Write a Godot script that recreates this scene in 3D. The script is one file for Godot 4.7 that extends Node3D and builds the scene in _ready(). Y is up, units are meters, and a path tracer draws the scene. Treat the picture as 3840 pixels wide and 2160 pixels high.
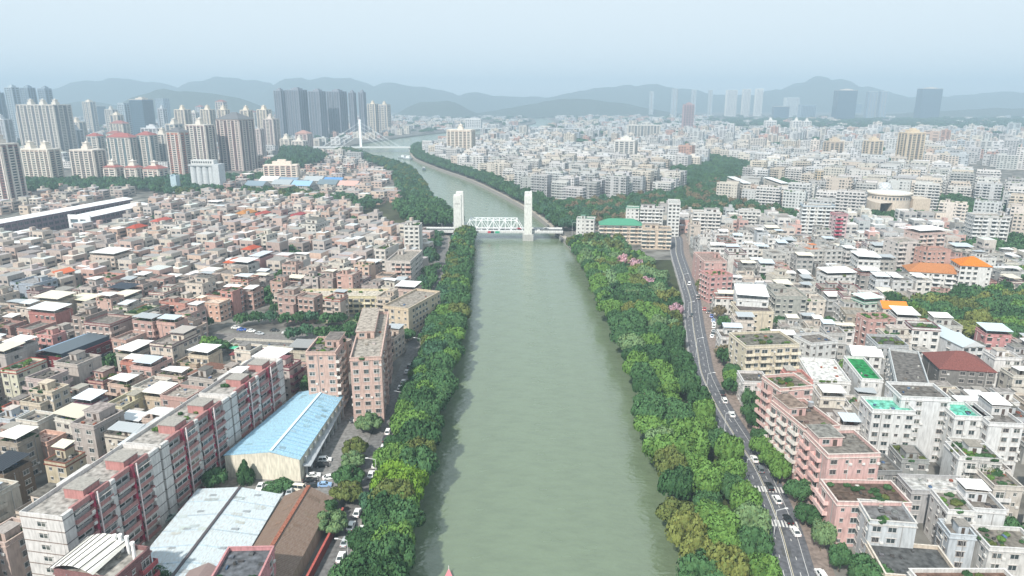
extends Node3D
# Aerial view of a hazy river city: village of flat roofed houses, old town, lift bridge, towers and hills.

const DEG := PI / 180.0
var rng := RandomNumberGenerator.new()
var used := {}
var labels := {}
var M := {}
var occ := {}          # footprints already taken, by 40 m square: [x, z, half w, half d, cos, sin]
var rowcount := {}

# ---------------------------------------------------------------- mesh builder
class MB:
	var v := PackedVector3Array()
	var n := PackedVector3Array()
	var c := PackedColorArray()
	var ix := PackedInt32Array()
	func quad(a: Vector3, b: Vector3, d: Vector3, e: Vector3, col: Color):   # a b d e counter clockwise seen from outside
		var k := v.size()
		var nn := (b - a).cross(e - a).normalized()
		v.append(a); v.append(b); v.append(d); v.append(e)
		for q in 4:
			n.append(nn); c.append(col)
		ix.append(k); ix.append(k + 2); ix.append(k + 1)
		ix.append(k); ix.append(k + 3); ix.append(k + 2)
	func tri(a: Vector3, b: Vector3, d: Vector3, col: Color):
		var k := v.size()
		var nn := (b - a).cross(d - a).normalized()
		v.append(a); v.append(b); v.append(d)
		for q in 3:
			n.append(nn); c.append(col)
		ix.append(k); ix.append(k + 2); ix.append(k + 1)
	func bx(x0: float, y0: float, z0: float, x1: float, y1: float, z1: float, col: Color, bottom := false):
		var A := Vector3(x0, y0, z1); var B := Vector3(x1, y0, z1); var C := Vector3(x1, y1, z1); var D := Vector3(x0, y1, z1)
		var E := Vector3(x0, y0, z0); var F := Vector3(x1, y0, z0); var G := Vector3(x1, y1, z0); var H := Vector3(x0, y1, z0)
		quad(A, B, C, D, col); quad(B, F, G, C, col); quad(F, E, H, G, col); quad(E, A, D, H, col); quad(D, C, G, H, col)
		if bottom: quad(E, F, B, A, col)
	func bc(x: float, y: float, z: float, sx: float, sy: float, sz: float, col: Color):   # box by its centre
		bx(x - sx / 2, y - sy / 2, z - sz / 2, x + sx / 2, y + sy / 2, z + sz / 2, col, true)
	func bar(a: Vector3, b: Vector3, t: float, col: Color, t2 := 0.0):      # square bar between two points
		var d := (b - a).normalized()
		var s := d.cross(Vector3.UP if absf(d.y) < 0.95 else Vector3.RIGHT).normalized()
		var u := s.cross(d)
		s *= t / 2.0; u *= (t2 if t2 > 0.0 else t) / 2.0
		quad(a - s - u, b - s - u, b - s + u, a - s + u, col); quad(b + s - u, a + s - u, a + s + u, b + s + u, col)
		quad(a - s + u, b - s + u, b + s + u, a + s + u, col); quad(b - s - u, a - s - u, a + s - u, b + s - u, col)
		quad(a + s - u, a - s - u, a - s + u, a + s + u, col); quad(b - s - u, b + s - u, b + s + u, b - s + u, col)
	func cyl(x: float, z: float, y0: float, y1: float, r0: float, r1: float, col: Color, seg := 10, cap := true):
		for i in seg:
			var p := TAU * i / seg; var q := TAU * (i + 1) / seg
			var a := Vector3(x + cos(p) * r0, y0, z + sin(p) * r0); var b := Vector3(x + cos(q) * r0, y0, z + sin(q) * r0)
			var d := Vector3(x + cos(q) * r1, y1, z + sin(q) * r1); var e := Vector3(x + cos(p) * r1, y1, z + sin(p) * r1)
			quad(b, a, e, d, col)
			if cap: tri(e, Vector3(x, y1, z), d, col)
	func mesh(mat: Material) -> ArrayMesh:
		var m := ArrayMesh.new()
		add_to(m, mat)
		return m
	func add_to(m: ArrayMesh, mat: Material):
		if ix.is_empty(): return
		var a := []
		a.resize(Mesh.ARRAY_MAX)
		a[Mesh.ARRAY_VERTEX] = v; a[Mesh.ARRAY_NORMAL] = n; a[Mesh.ARRAY_COLOR] = c; a[Mesh.ARRAY_INDEX] = ix
		m.add_surface_from_arrays(Mesh.PRIMITIVE_TRIANGLES, a)
		m.surface_set_material(m.get_surface_count() - 1, mat)

# ---------------------------------------------------------------- naming
func numbered(called: String) -> String:
	var k: int = used.get(called, 0)
	used[called] = k + 1
	return called if k == 0 else "%s_%03d" % [called, k]
func thing(called: String, label: String, category: String, at := Vector3.ZERO, turn := 0.0, group := "") -> Node3D:
	var o := Node3D.new()
	o.name = numbered(called)
	add_child(o, true)
	o.position = at; o.rotation.y = turn
	tag(o, label, category, group)
	return o
func tag(o: Node, label: String, category: String, group := ""):
	o.set_meta("label", label); o.set_meta("category", category)
	if group: o.set_meta("group", group)
func part(called: String, m: Mesh, parent: Node, kind := "") -> MeshInstance3D:
	var o := MeshInstance3D.new()
	o.name = called; o.mesh = m
	parent.add_child(o, true)
	if kind: o.set_meta("kind", kind)
	return o
func pm(called: String, b: MB, mat: Material, parent: Node, kind := "") -> MeshInstance3D:
	if b.ix.is_empty(): return null
	return part(called, b.mesh(mat), parent, kind)
func struct(called: String, m: Mesh, kind := "structure") -> MeshInstance3D:
	var o := MeshInstance3D.new()
	o.name = numbered(called); o.mesh = m
	add_child(o, true)
	o.set_meta("kind", kind)
	return o
func hx(s: String) -> Color:
	return Color(s).srgb_to_linear()
func aged(c: Color) -> Color:      # paint that has weathered in the rain
	return Color(c.r * .79, c.g * .79, c.b * .79)
func vary(c: Color, a: float) -> Color:
	var k := 1.0 + rng.randf_range(-a, a)
	return Color(clampf(c.r * k * (1 + rng.randf_range(-a, a) * .25), 0, .9), clampf(c.g * k, 0, .9), clampf(c.b * k * (1 + rng.randf_range(-a, a) * .25), 0, .9))
const ORD := ["", "first", "second", "third", "fourth", "fifth", "sixth", "seventh", "eighth", "ninth", "tenth", "eleventh", "twelfth", "thirteenth", "fourteenth", "fifteenth", "sixteenth", "seventeenth", "eighteenth", "nineteenth"]
const TENS := ["", "", "twenty", "thirty", "forty", "fifty", "sixty", "seventy", "eighty", "ninety"]
func ordinal(k: int) -> String:
	if k < 20: return ORD[k]
	if k >= 100: return "%dth" % k
	if k % 10 == 0: return TENS[k / 10].trim_suffix("y") + "ieth"
	return TENS[k / 10] + "-" + ORD[k % 10]
const CARD := ["no", "one", "two", "three", "four", "five", "six", "seven", "eight", "nine", "ten", "eleven", "twelve"]

# ---------------------------------------------------------------- materials
func noise_tex(freq: float, lo: float, hi: float, seed_: int, oct := 4, size := 512, mid := 0.5) -> NoiseTexture2D:
	var f := FastNoiseLite.new()
	f.seed = seed_; f.frequency = freq; f.fractal_octaves = oct
	var t := NoiseTexture2D.new()
	t.width = size; t.height = size; t.seamless = true; t.noise = f
	var g := Gradient.new()
	g.set_color(0, Color(lo, lo, lo)); g.set_color(1, Color(hi, hi, hi))
	g.add_point(mid, Color(lerpf(lo, hi, .62), lerpf(lo, hi, .6), lerpf(lo, hi, .58)))
	t.color_ramp = g
	return t
func mat(called: String, rough: float, tex: Texture2D = null, scale := Vector3.ONE, col := Color.WHITE, vcol := true) -> StandardMaterial3D:
	var m := StandardMaterial3D.new()
	m.resource_name = called; m.roughness = rough; m.albedo_color = col.linear_to_srgb()
	m.vertex_color_use_as_albedo = vcol
	m.metallic_specular = 0.35
	if tex:
		m.albedo_texture = tex; m.uv1_triplanar = true; m.uv1_world_triplanar = true; m.uv1_scale = scale
	M[called] = m
	return m
func materials():
	var grime := noise_tex(.014, .78, 1.0, 3, 5)
	var stain := noise_tex(.015, .5, 1.0, 9, 5)
	mat("wall", .9, grime, Vector3(.14, .03, .14))
	mat("roof", .95, stain, Vector3(.06, .06, .06))
	mat("tin", .45, noise_tex(.03, .9, 1.0, 21, 5), Vector3(.11, .11, .11))
	var rust := noise_tex(.02, .78, 1.0, 24, 5)
	rust.color_ramp.set_color(0, Color(.8, .72, .66))
	rust.color_ramp.set_color(1, Color(.88, .85, .82))
	mat("old_tin", .55, rust, Vector3(.2, .2, .05))
	mat("tile", .85, noise_tex(.03, .6, 1.0, 22, 4), Vector3(.09, .09, .09))
	mat("paint", .6)
	mat("glass", .12)
	M.glass.metallic_specular = .6
	mat("dark", .8)
	mat("steel", .35)
	M.steel.metallic = .7
	mat("ground", .95, noise_tex(.01, .5, 1.0, 31, 5), Vector3(.012, .012, .012))
	mat("asphalt", .9, noise_tex(.02, .7, 1.0, 32, 4), Vector3(.05, .05, .05))
	mat("carpaint", .25)
	M.carpaint.clearcoat_enabled = true; M.carpaint.clearcoat = .6
	mat("bark", .9)
	var w := mat("water", .06, noise_tex(.008, .93, 1.0, 41, 3), Vector3(.006, .006, .006), Color(.142, .19, .118), false)
	w.metallic_specular = .75
	var f := FastNoiseLite.new()
	f.seed = 5; f.frequency = .022; f.fractal_octaves = 3; f.noise_type = FastNoiseLite.TYPE_SIMPLEX
	var t := NoiseTexture2D.new()
	t.width = 512; t.height = 512; t.seamless = true; t.noise = f; t.as_normal_map = true; t.bump_strength = 4.0
	w.normal_enabled = true; w.normal_texture = t; w.normal_scale = .34
	w.uv1_scale = Vector3(.02, .02, .045)
	w.roughness = .3
	w.roughness_texture = noise_tex(.005, .1, 1.0, 43, 3)
	w.roughness_texture_channel = BaseMaterial3D.TEXTURE_CHANNEL_RED
	for k in LEAF:
		var m := mat("leaf_" + k, .75)
		m.albedo_color = hx(LEAF[k]).linear_to_srgb()
		m.backlight_enabled = true; m.backlight = Color(.25, .25, .25)
		m.metallic_specular = .25
	var hm := mat("hill", .95, noise_tex(.05, .55, 1.0, 51, 5), Vector3(.002, .002, .002))
const LEAF := {"dark": "3c5d3a", "green": "4a6d46", "bright": "628544", "lime": "6c8f36", "olive": "64703f", "yellow": "767f46", "pale": "6f8a60", "pink": "bb98a2", "teal": "476a50", "brown": "7a7058"}

# ---------------------------------------------------------------- trees
var crowns := {}
var trunks := []
func crown_mesh(seed_: int, style: String, leaves: int, size: float) -> ArrayMesh:
	# unit tree: crown radius 1 in x and z, base at y 0.3, top at y 1.25 (scaled by the caller)
	var r := RandomNumberGenerator.new()
	r.seed = seed_
	var lobes := []
	var nl := 34
	for i in nl:
		var a := r.randf() * TAU
		var p: Vector3; var s: float
		if style == "cone":
			var t := float(i) / nl
			p = Vector3(cos(a) * (1 - t) * .62, .25 + t * 1.0, sin(a) * (1 - t) * .62); s = .40 * (1.05 - t * .75)
		elif style == "feather":
			var rad := sqrt(r.randf()) * .85
			p = Vector3(cos(a) * rad, .45 + r.randf() * .5 * (1.1 - rad), sin(a) * rad); s = r.randf_range(.2, .34)
		elif style == "bush":
			var rad := sqrt(r.randf()) * .65
			p = Vector3(cos(a) * rad, .1 + r.randf() * .3, sin(a) * rad); s = r.randf_range(.2, .36)
		else:
			var rad := sqrt(r.randf()) * .74
			p = Vector3(cos(a) * rad, .48 + (1.0 - rad * rad) * .46 * r.randf_range(.55, 1.0), sin(a) * rad); s = r.randf_range(.15, .40)
		lobes.append([p, s, r.randf_range(.68, 1.25)])
	var b := MB.new()
	for i in leaves:
		var L = lobes[i % nl]
		var u := Vector3(r.randfn(), r.randfn() * .9 + .25, r.randfn()).normalized()
		var flat := .45 if style == "feather" else .8
		var rr: float = L[1] * (pow(r.randf(), .25))
		var p: Vector3 = L[0] + Vector3(u.x, u.y * flat, u.z) * rr
		if p.y < .04: continue
		var nn := (u + Vector3(r.randfn(), r.randfn(), r.randfn()) * .45).normalized()
		var t := nn.cross(Vector3(r.randfn(), r.randfn(), r.randfn())).normalized()
		var s := size * r.randf_range(.6, 1.35)
		var q := nn.cross(t) * s
		t *= s * (1.5 if style == "feather" else 1.0)
		var k := b.v.size()
		var tone: float = L[2] * r.randf_range(.8, 1.2)
		var warm := r.randf_range(-.12, .12)
		var col := Color(tone * (1 + warm), tone, tone * (1 - warm))
		var sm := (nn + u * .75).normalized()
		for w in [p - t - q * .6, p + t * .9 - q, p + t + q * .6, p - t * .8 + q]:
			b.v.append(w + nn * (r.randf() - .5) * s * .5)
			b.n.append(sm); b.c.append(col)
		b.ix.append(k); b.ix.append(k + 2); b.ix.append(k + 1); b.ix.append(k); b.ix.append(k + 3); b.ix.append(k + 2)
	return b.mesh(M.leaf_green)
func tree_meshes():
	for s in ["round", "feather", "cone", "bush"]:
		crowns[s] = [crown_mesh(11, s, 7500, .045), crown_mesh(12, s, 7500, .045), crown_mesh(13, s, 7500, .045)]
	crowns["far"] = [crown_mesh(21, "round", 1100, .075), crown_mesh(22, "round", 1100, .075)]
	for k in 2:
		var b := MB.new()
		var r := RandomNumberGenerator.new()
		r.seed = 70 + k
		b.cyl(0, 0, -.02, .55, .055, .035, Color(.16, .13, .1), 7)
		for i in 5:
			var a := TAU * i / 5.0 + r.randf()
			b.bar(Vector3(0, .38 + .03 * i, 0), Vector3(cos(a) * .5, .75 + r.randf() * .2, sin(a) * .5), .03, Color(.15, .125, .1))
		trunks.append(b.mesh(M.bark))
func tree(x: float, z: float, r: float, h: float, style: String, tint: String, label: String, group := "", called := "", y := 0.0) -> Node3D:
	var t := thing(called if called else {"round": "broadleaf_tree", "feather": "feathery_tree", "cone": "conical_tree", "bush": "shrub", "far": "broadleaf_tree"}[style], label, "shrub" if style == "bush" else "tree", Vector3(x, y, z), rng.randf() * TAU, group)
	var far := Vector2(x, z).length() > 620 and style == "round"
	var pool = crowns["far" if far else style]
	var c := part("crown", pool[rng.randi() % pool.size()], t)
	c.scale = Vector3(r * rng.randf_range(.85, 1.2), h / 1.2 * rng.randf_range(.92, 1.1), r * rng.randf_range(.85, 1.2))
	c.material_override = M["leaf_" + tint]
	if style != "bush":
		var k := part("trunk", trunks[rng.randi() % 2], t)
		k.scale = Vector3(r * .8, h / 1.2, r * .8)
	return t
const TINTNAME := {"dark": "dark green", "green": "mid green", "bright": "bright green", "lime": "lime green", "olive": "olive green", "yellow": "yellow green", "pale": "pale green", "pink": "pink blossoming", "teal": "blue green", "brown": "half bare"}
# ---------------------------------------------------------------- houses
const FH := 3.1
var winmesh := []
func window_meshes():
	# unit window, 1 x 1, centre at 0, facing +z : frame, mullion, sill, hood and recessed panes
	for k in 5:
		var f := MB.new()
		var g := MB.new()
		var fc: Color = [Color(.42, .43, .44), Color(.58, .58, .57), Color(.3, .28, .26), Color(.5, .52, .52), Color(.22, .2, .18)][k]
		f.bx(-.5, -.5, 0, -.44, .5, .1, fc); f.bx(.44, -.5, 0, .5, .5, .1, fc)
		f.bx(-.44, .43, 0, .44, .5, .1, fc); f.bx(-.44, -.5, 0, .44, -.43, .1, fc)
		f.bx(-.03, -.43, .012, .03, .43, .07, fc)
		if k == 1: f.bx(-.44, .16, .012, .44, .2, .065, fc)
		f.bx(-.58, -.6, 0, .58, -.505, .22, Color(.5, .48, .46), true)
		f.bx(-.6, .51, 0, .6, .58, .5, Color(.5, .48, .46), true)
		if k == 2 or k == 4:
			for q in 5: f.bx(-.4 + q * .2 - .012, -.43, .2, -.4 + q * .2 + .012, .43, .225, Color(.35, .35, .35))
		g.bx(-.44, -.43, .004, -.03, .43, .03, [Color(.05, .065, .07), Color(.035, .05, .05), Color(.03, .03, .032), Color(.16, .17, .16), Color(.05, .06, .06)][k])
		g.bx(.03, -.43, .004, .44, .43, .03, [Color(.045, .06, .065), Color(.1, .11, .1), Color(.03, .03, .032), Color(.04, .05, .05), Color(.09, .12, .13)][k])
		var m := ArrayMesh.new()
		f.add_to(m, M.paint); g.add_to(m, M.glass)
		winmesh.append(m)
func opt(s: String) -> Dictionary:
	var o := {}
	for t in s.split(" ", false):
		var k := t.split("=")
		o[k[0]] = k[1] if k.size() > 1 else ""
	return o
func ocol(o: Dictionary, k: String, other: Color) -> Color:
	return hx(o[k]) if o.get(k, "") != "" else other
func take(x: float, z: float, w: float, d: float, rot: float):
	var q := [x, z, w / 2, d / 2, cos(rot), sin(rot)]
	var r := sqrt(w * w + d * d) / 2 + 14.0
	for i in range(int(floor((x - r) / 40)), int(floor((x + r) / 40)) + 1):
		for j in range(int(floor((z - r) / 40)), int(floor((z + r) / 40)) + 1):
			var k := Vector2i(i, j)
			if not occ.has(k): occ[k] = []
			occ[k].append(q)
func inside_occ(px: float, pz: float, pad: float) -> bool:
	for q in occ.get(Vector2i(int(floor(px / 40)), int(floor(pz / 40))), []):
		var dx: float = px - q[0]; var dz: float = pz - q[1]
		if absf(dx * q[4] - dz * q[5]) < q[2] + pad and absf(dx * q[5] + dz * q[4]) < q[3] + pad: return true
	return false
func free_at(x: float, z: float, w: float, d: float, rot: float) -> bool:
	var c := cos(rot); var s := sin(rot)
	for a in [-.5, 0, .5]:
		for b in [-.5, 0, .5]:
			if inside_occ(x + a * w * c + b * d * s, z - a * w * s + b * d * c, .1): return false
	for q in occ.get(Vector2i(int(floor(x / 40)), int(floor(z / 40))), []):
		var dx: float = q[0] - x; var dz: float = q[1] - z
		if absf(dx * c - dz * s) < w / 2 and absf(dx * s + dz * c) < d / 2: return false
	return true
# a house of boxes: walls with sills and bands, roof sheet inside a parapet, hut, awning, windows, balconies ...
func house(x: float, z: float, w: float, d: float, rotd: float, fl: int, col: Color, o: Dictionary, label: String, called: String, cat: String, group := "") -> Node3D:
	var rot := rotd * DEG
	col = aged(col)
	take(x, z, w, d, rot)
	var t := thing(called, label, cat, Vector3(x, 0, z), rot, group)
	var dist := Vector2(x, z).length()
	var lod := 0 if dist < 350 else (1 if dist < 700 else 2)
	var h: float = fl * FH
	var x0 := -w / 2; var x1 := w / 2; var z0 := -d / 2; var z1 := d / 2
	var trim := aged(ocol(o, "trim", Color(minf(.8, col.r * 1.3), minf(.8, col.g * 1.3), minf(.8, col.b * 1.3))))
	var rc := ocol(o, "r", [hx("a19d97"), hx("85827e"), hx("b3aea7"), hx("a7a19c"), hx("c0bab2"), hx("77746f")][rng.randi() % 6])
	var cov := 1.0 if rng.randf() < .5 or not o.has("part") else rng.randf_range(.45, .8)
	var pitched: bool = o.has("gable") or o.has("hip")
	var b := MB.new()
	b.bx(x0, -.3, z0, x1, h, z1, col)
	var bands: bool = o.has("bands")
	if bands:
		for f in range(1, fl): b.bx(x0 - .08, f * FH - .16, z0 - .08, x1 + .08, f * FH + .12, z1 + .08, trim, true)
	if not pitched:
		var ph := 1.0
		b.bx(x0, h, z1 - .2, x1, h + ph, z1, col); b.bx(x0, h, z0, x1, h + ph, z0 + .2, col)
		b.bx(x0, h, z0 + .2, x0 + .2, h + ph, z1 - .2, col); b.bx(x1 - .2, h, z0 + .2, x1, h + ph, z1 - .2, col)
		if lod < 2:
			var e := .14
			b.bx(x0 - e, h + ph, z1 - .3, x1 + e, h + ph + .12, z1 + e, trim, true); b.bx(x0 - e, h + ph, z0 - e, x1 + e, h + ph + .12, z0 + .3, trim, true)
			b.bx(x0 - e, h + ph, z0 + .3, x0 + .3, h + ph + .12, z1 - .3, trim, true); b.bx(x1 - .3, h + ph, z0 + .3, x1 + e, h + ph + .12, z1 - .3, trim, true)
			b.bx(x0 - .25, h - .2, z0 - .25, x1 + .25, h + .05, z1 + .25, trim, true)
	pm("wall", b, M.wall, t)
	if lod < 2:
		for k in 2:      # rain pipes
			var pp := MB.new()
			var pxx := rng.randf_range(x0 + .5, x1 - .5) if k == 0 else (x1 + .09 if x < 0 else x0 - .09)
			var pzz := z1 + .09 if k == 0 else rng.randf_range(z0 + .5, z1 - .5)
			pp.bar(Vector3(pxx, 0, pzz), Vector3(pxx, h + .3, pzz), .16, Color(.3, .3, .3) if rng.randf() < .5 else Color(.5, .5, .48))
			pm("rain_pipe", pp, M.paint, t)
		if o.has("annex"):
			var an := MB.new()
			var aw := w * rng.randf_range(.4, .7); var ah := maxf(1, fl - 1 - rng.randi() % 2) * FH
			var ax := x0 if rng.randf() < .5 else x1 - aw
			an.bx(ax, -.3, z1 + .003, ax + aw, ah, z1 + 2.6, vary(col, .12))
			an.bx(ax - .2, ah, z1 + .02, ax + aw + .2, ah + .2, z1 + 2.9, trim, true)
			var am := pm("annex", an, M.wall, t)
			for f in int(ah / FH):
				var m := part("window", winmesh[f % 3], am)
				m.position = Vector3(ax + aw / 2, f * FH + 1.7, z1 + 2.6); m.scale = Vector3(minf(2.2, aw * .5), 1.4, .45)
	if pitched:
		var g := MB.new()
		var k := ocol(o, "hip" if o.has("hip") else "gable", hx("c8643c"))
		var e := .5
		var rise := minf(w, d) * .27
		var xa := x0 - e; var xb := x1 + e; var za := z0 - e; var zb := z1 + e
		var inset := (d / 2 if w >= d else 0.0) if o.has("hip") else 0.0
		var insz := (w / 2 if d > w else 0.0) if o.has("hip") else 0.0
		if w >= d:
			var p := Vector3(xa + inset, h + rise, 0); var q := Vector3(xb - inset, h + rise, 0)
			g.quad(Vector3(xa, h, zb), Vector3(xb, h, zb), q, p, k); g.quad(Vector3(xb, h, za), Vector3(xa, h, za), p, q, k)
			g.tri(Vector3(xa, h, za), Vector3(xa, h, zb), p, k if inset else col); g.tri(Vector3(xb, h, zb), Vector3(xb, h, za), q, k if inset else col)
		else:
			var p := Vector3(0, h + rise, zb - insz); var q := Vector3(0, h + rise, za + insz)
			g.quad(Vector3(xb, h, zb), Vector3(xb, h, za), q, p, k); g.quad(Vector3(xa, h, za), Vector3(xa, h, zb), p, q, k)
			g.tri(Vector3(xa, h, zb), Vector3(xb, h, zb), p, k if insz else col); g.tri(Vector3(xb, h, za), Vector3(xa, h, za), q, k if insz else col)
		g.bx(xa, h - .12, za, xb, h + .02, zb, Color(k.r * .8, k.g * .8, k.b * .8), true)
		pm("roof", g, M.tile if o.has("hip") else M.tin, t)
	else:
		var g := MB.new()
		g.bx(x0 + .2, h + .01, z0 + .2, x1 - .2, h + .06, z1 - .2, rc)
		if lod < 1 and w > 7:
			for q in 8: g.bc(rng.randf_range(x0 + 1, x1 - 1), h + .25, rng.randf_range(z0 + 1, z1 - 1), rng.randf_range(.3, 1.3), .6, rng.randf_range(.3, 1.3), vary(rc, .4) if q % 3 else vary([Color(.6, .6, .58), Color(.12, .2, .35), Color(.4, .15, .1), Color(.1, .1, .1)][rng.randi() % 4], .2))
			if rng.randf() < .5: g.bx(x0 + .3, h + .06, z0 + d * .45, x1 - .3, h + .35, z0 + d * .45 + .15, rc)
		pm("roof", g, M.roof, t)
		if o.has("pent"):      # a smaller top storey at the back
			var p := MB.new()
			var pw := w * rng.randf_range(.45, .75); var pd := d * rng.randf_range(.4, .6)
			var px := x0 + .25 if rng.randf() < .5 else x1 - .25 - pw
			var pz := z0 + .25
			p.bx(px, h + .07, pz, px + pw, h + 2.9, pz + pd, vary(col, .06))
			p.bx(px - .35, h + 2.9, pz - .35, px + pw + .35, h + 3.1, pz + pd + .35, trim, true)
			var ph := pm("penthouse", p, M.wall, t)
			var q := MB.new()
			q.bx(px - .2, h + 3.105, pz - .2, px + pw + .2, h + 3.15, pz + pd + .2, vary(rc, .2))
			pm("penthouse_roof", q, M.roof, ph)
			if lod < 2:
				var q2 := MB.new()
				q2.bx(px + pw * .6, h + .2, pz + pd + .01, px + pw * .78, h + 2.2, pz + pd + .06, Color(.09, .07, .06))
				pm("door", q2, M.paint, ph)
				var w2 := part("window", winmesh[0], ph)
				w2.position = Vector3(px + pw * .3, h + 1.6, pz + pd + .01); w2.scale = Vector3(pw * .3, 1.4, .45)
			if o.has("tin"):
				awning(t, px - .6, px + pw + .6, pz - .4, pz + pd + .6, h + 3.16, .7, ocol(o, "tin", hx("e6ebee")))
		elif o.has("hut"):
			var p := MB.new()
			var hw := minf(3.4, w * .4); var hd := minf(4.2, d * .45)
			var hx0 := rng.randf_range(x0 + .3, x1 - .3 - hw); var hz0 := rng.randf_range(z0 + .3, z0 + .3 + d * .4)
			p.bx(hx0, h + .07, hz0, hx0 + hw, h + 2.6, hz0 + hd, col)
			p.bx(hx0 - .3, h + 2.6, hz0 - .3, hx0 + hw + .3, h + 2.8, hz0 + hd + .3, vary(rc, .15), true)
			var sh := pm("stair_hut", p, M.wall, t)
			var q := MB.new()
			q.bx(hx0 + hw * .3, h + .1, hz0 + hd + .01, hx0 + hw * .62, h + 2.1, hz0 + hd + .06, Color(.08, .06, .05))
			pm("door", q, M.paint, sh)
			if o.has("tin"):
				awning(t, x0 + w * rng.randf_range(.0, .35), x1 + .2, z0 + d * rng.randf_range(.3, .5), z1 + .2, h + .07, 2.7, ocol(o, "tin", hx("e6ebee")))
		elif o.has("tin"):
			awning(t, x0 - .3, lerpf(x0, x1, cov) + .3, z0 - .2, z1 + .4, h + .07, 2.7, ocol(o, "tin", hx("e6ebee")))
		if o.has("solar"):
			awning(t, x0 + .2, x1 - .2, z0 + .2, z1 - .2, h + .07, 2.6, hx("39424e"))
		if o.has("garden"): roof_garden(t, x0 + .5, x1 - .5, z0 + .5, z1 - .5, h + .06, int(w * d / 8.0) + 3)
		elif lod < 2 and rng.randf() < .25: roof_garden(t, x0 + .5, x1 - .5, z1 - 1.6, z1 - .4, h + .06, 4)
		if o.has("tank"):
			var p := MB.new()
			var tx := rng.randf_range(x0 + 1.2, x1 - 1.2); var tz := rng.randf_range(z0 + 1.2, z1 - 1.2)
			for q in [[-.6, -.6], [.6, -.6], [.6, .6], [-.6, .6]]: p.bar(Vector3(tx + q[0], h, tz + q[1]), Vector3(tx + q[0], h + 1, tz + q[1]), .1, Color(.3, .3, .3))
			p.cyl(tx, tz, h + 1, h + 2.5, .85, .85, Color(.6, .62, .64), 12)
			pm("water_tank", p, M.steel, t)
	# faces: [normal, along, length, centre distance]
	var faces := [[Vector3(0, 0, 1), Vector3(1, 0, 0), w, d / 2], [Vector3(1, 0, 0), Vector3(0, 0, -1), d, w / 2], [Vector3(-1, 0, 0), Vector3(0, 0, 1), d, w / 2]]
	var joined := MB.new()
	var hoods := MB.new()
	var wk := rng.randi() % 3
	var balset := [o.has("bal"), o.has("balr"), o.has("ball")]
	var bcol := ocol(o, "bal", ocol(o, "balr", ocol(o, "ball", Color(col.r * 1.05, col.g * 1.05, col.b * 1.05))))
	var tocam := Vector3(-x, 0, -z).rotated(Vector3.UP, -rot)
	var bmb := MB.new()
	for fi in 3:
		var F = faces[fi]
		var nn: Vector3 = F[0]
		if nn.dot(tocam.normalized()) < -.12: continue
		var al: Vector3 = F[1]
		var wide: float = F[2]
		if fi > 0 and o.has("blind"): continue
		var cols := maxi(1, int(wide / 3.1))
		if fi > 0 and not o.has("full"): cols = maxi(1, int(wide / 4.6))
		var step := wide / cols
		var turn := atan2(nn.x, nn.z)
		var skip := []
		for c in cols: skip.append(rng.randf() < (.1 if fi == 0 or o.has("full") else .3))
		var big := []
		for c in cols: big.append(rng.randf() < .7)
		for f in fl:
			if f == 0 and lod == 2: continue
			for c in cols:
				if skip[c]: continue
				var s := -wide / 2 + (c + .5) * step
				var ww: float = minf(step * .62, 2.0) if big[c] else 1.0
				var hh: float = 1.55 if big[c] else 1.1
				var p: Vector3 = nn * (F[3] as float) + al * s + Vector3(0, f * FH + 1.75, 0)
				if balset[fi] and f > 0 and c % 2 == (0 if cols > 1 else c % 2): 
					# balcony: floor slab, parapet and a dark door opening behind it
					var bw := step * (1.0 if cols == 1 else 1.25)
					var q := MB.new() if lod == 0 else bmb
					balcony(q, nn, al, F[3], s, f * FH, bw, bcol, o.has("glazed"))
					if lod == 0: pm("balcony", q, M.wall, t)
					ww = minf(bw * .7, 2.6); hh = 2.1
					p.y = f * FH + 1.25
				if lod == 0:
					var m := part("window", winmesh[wk if rng.randf() < .6 else rng.randi() % 5], t)
					m.position = p
					m.rotation.y = turn
					m.scale = Vector3(ww * rng.randf_range(.85, 1.08), hh * rng.randf_range(.9, 1.06), .45)
				else:
					var e := al * ww / 2
					var dk := Color(.055, .065, .07) if rng.randf() < .75 else Color(.16, .17, .17)
					var p2 := p + nn * .06
					joined.quad(p2 - e + Vector3(0, -hh / 2, 0), p2 + e + Vector3(0, -hh / 2, 0), p2 + e + Vector3(0, hh / 2, 0), p2 - e + Vector3(0, hh / 2, 0), dk)
					if lod == 1: hoods.quad(p - e * 1.15 + nn * .5 + Vector3(0, hh / 2 + .1, 0), p + e * 1.15 + nn * .5 + Vector3(0, hh / 2 + .1, 0), p + e * 1.15 + Vector3(0, hh / 2 + .25, 0), p - e * 1.15 + Vector3(0, hh / 2 + .25, 0), Color(.55, .53, .5))
				if lod == 0 and rng.randf() < .24:
					var ac := MB.new()
					var aq: Vector3 = p + al * (ww / 2 + .5) + nn * .25 + Vector3(0, -.7, 0)
					ac.bc(aq.x, aq.y, aq.z, .8 if nn.z != 0 else .35, .6, .35 if nn.z != 0 else .8, Color(.62, .62, .6))
					pm("air_conditioner", ac, M.paint, t)
	pm("windows", joined, M.glass, t, "stuff")
	pm("window_hoods", hoods, M.paint, t, "stuff")
	pm("balconies", bmb, M.wall, t, "stuff")
	return t
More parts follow.
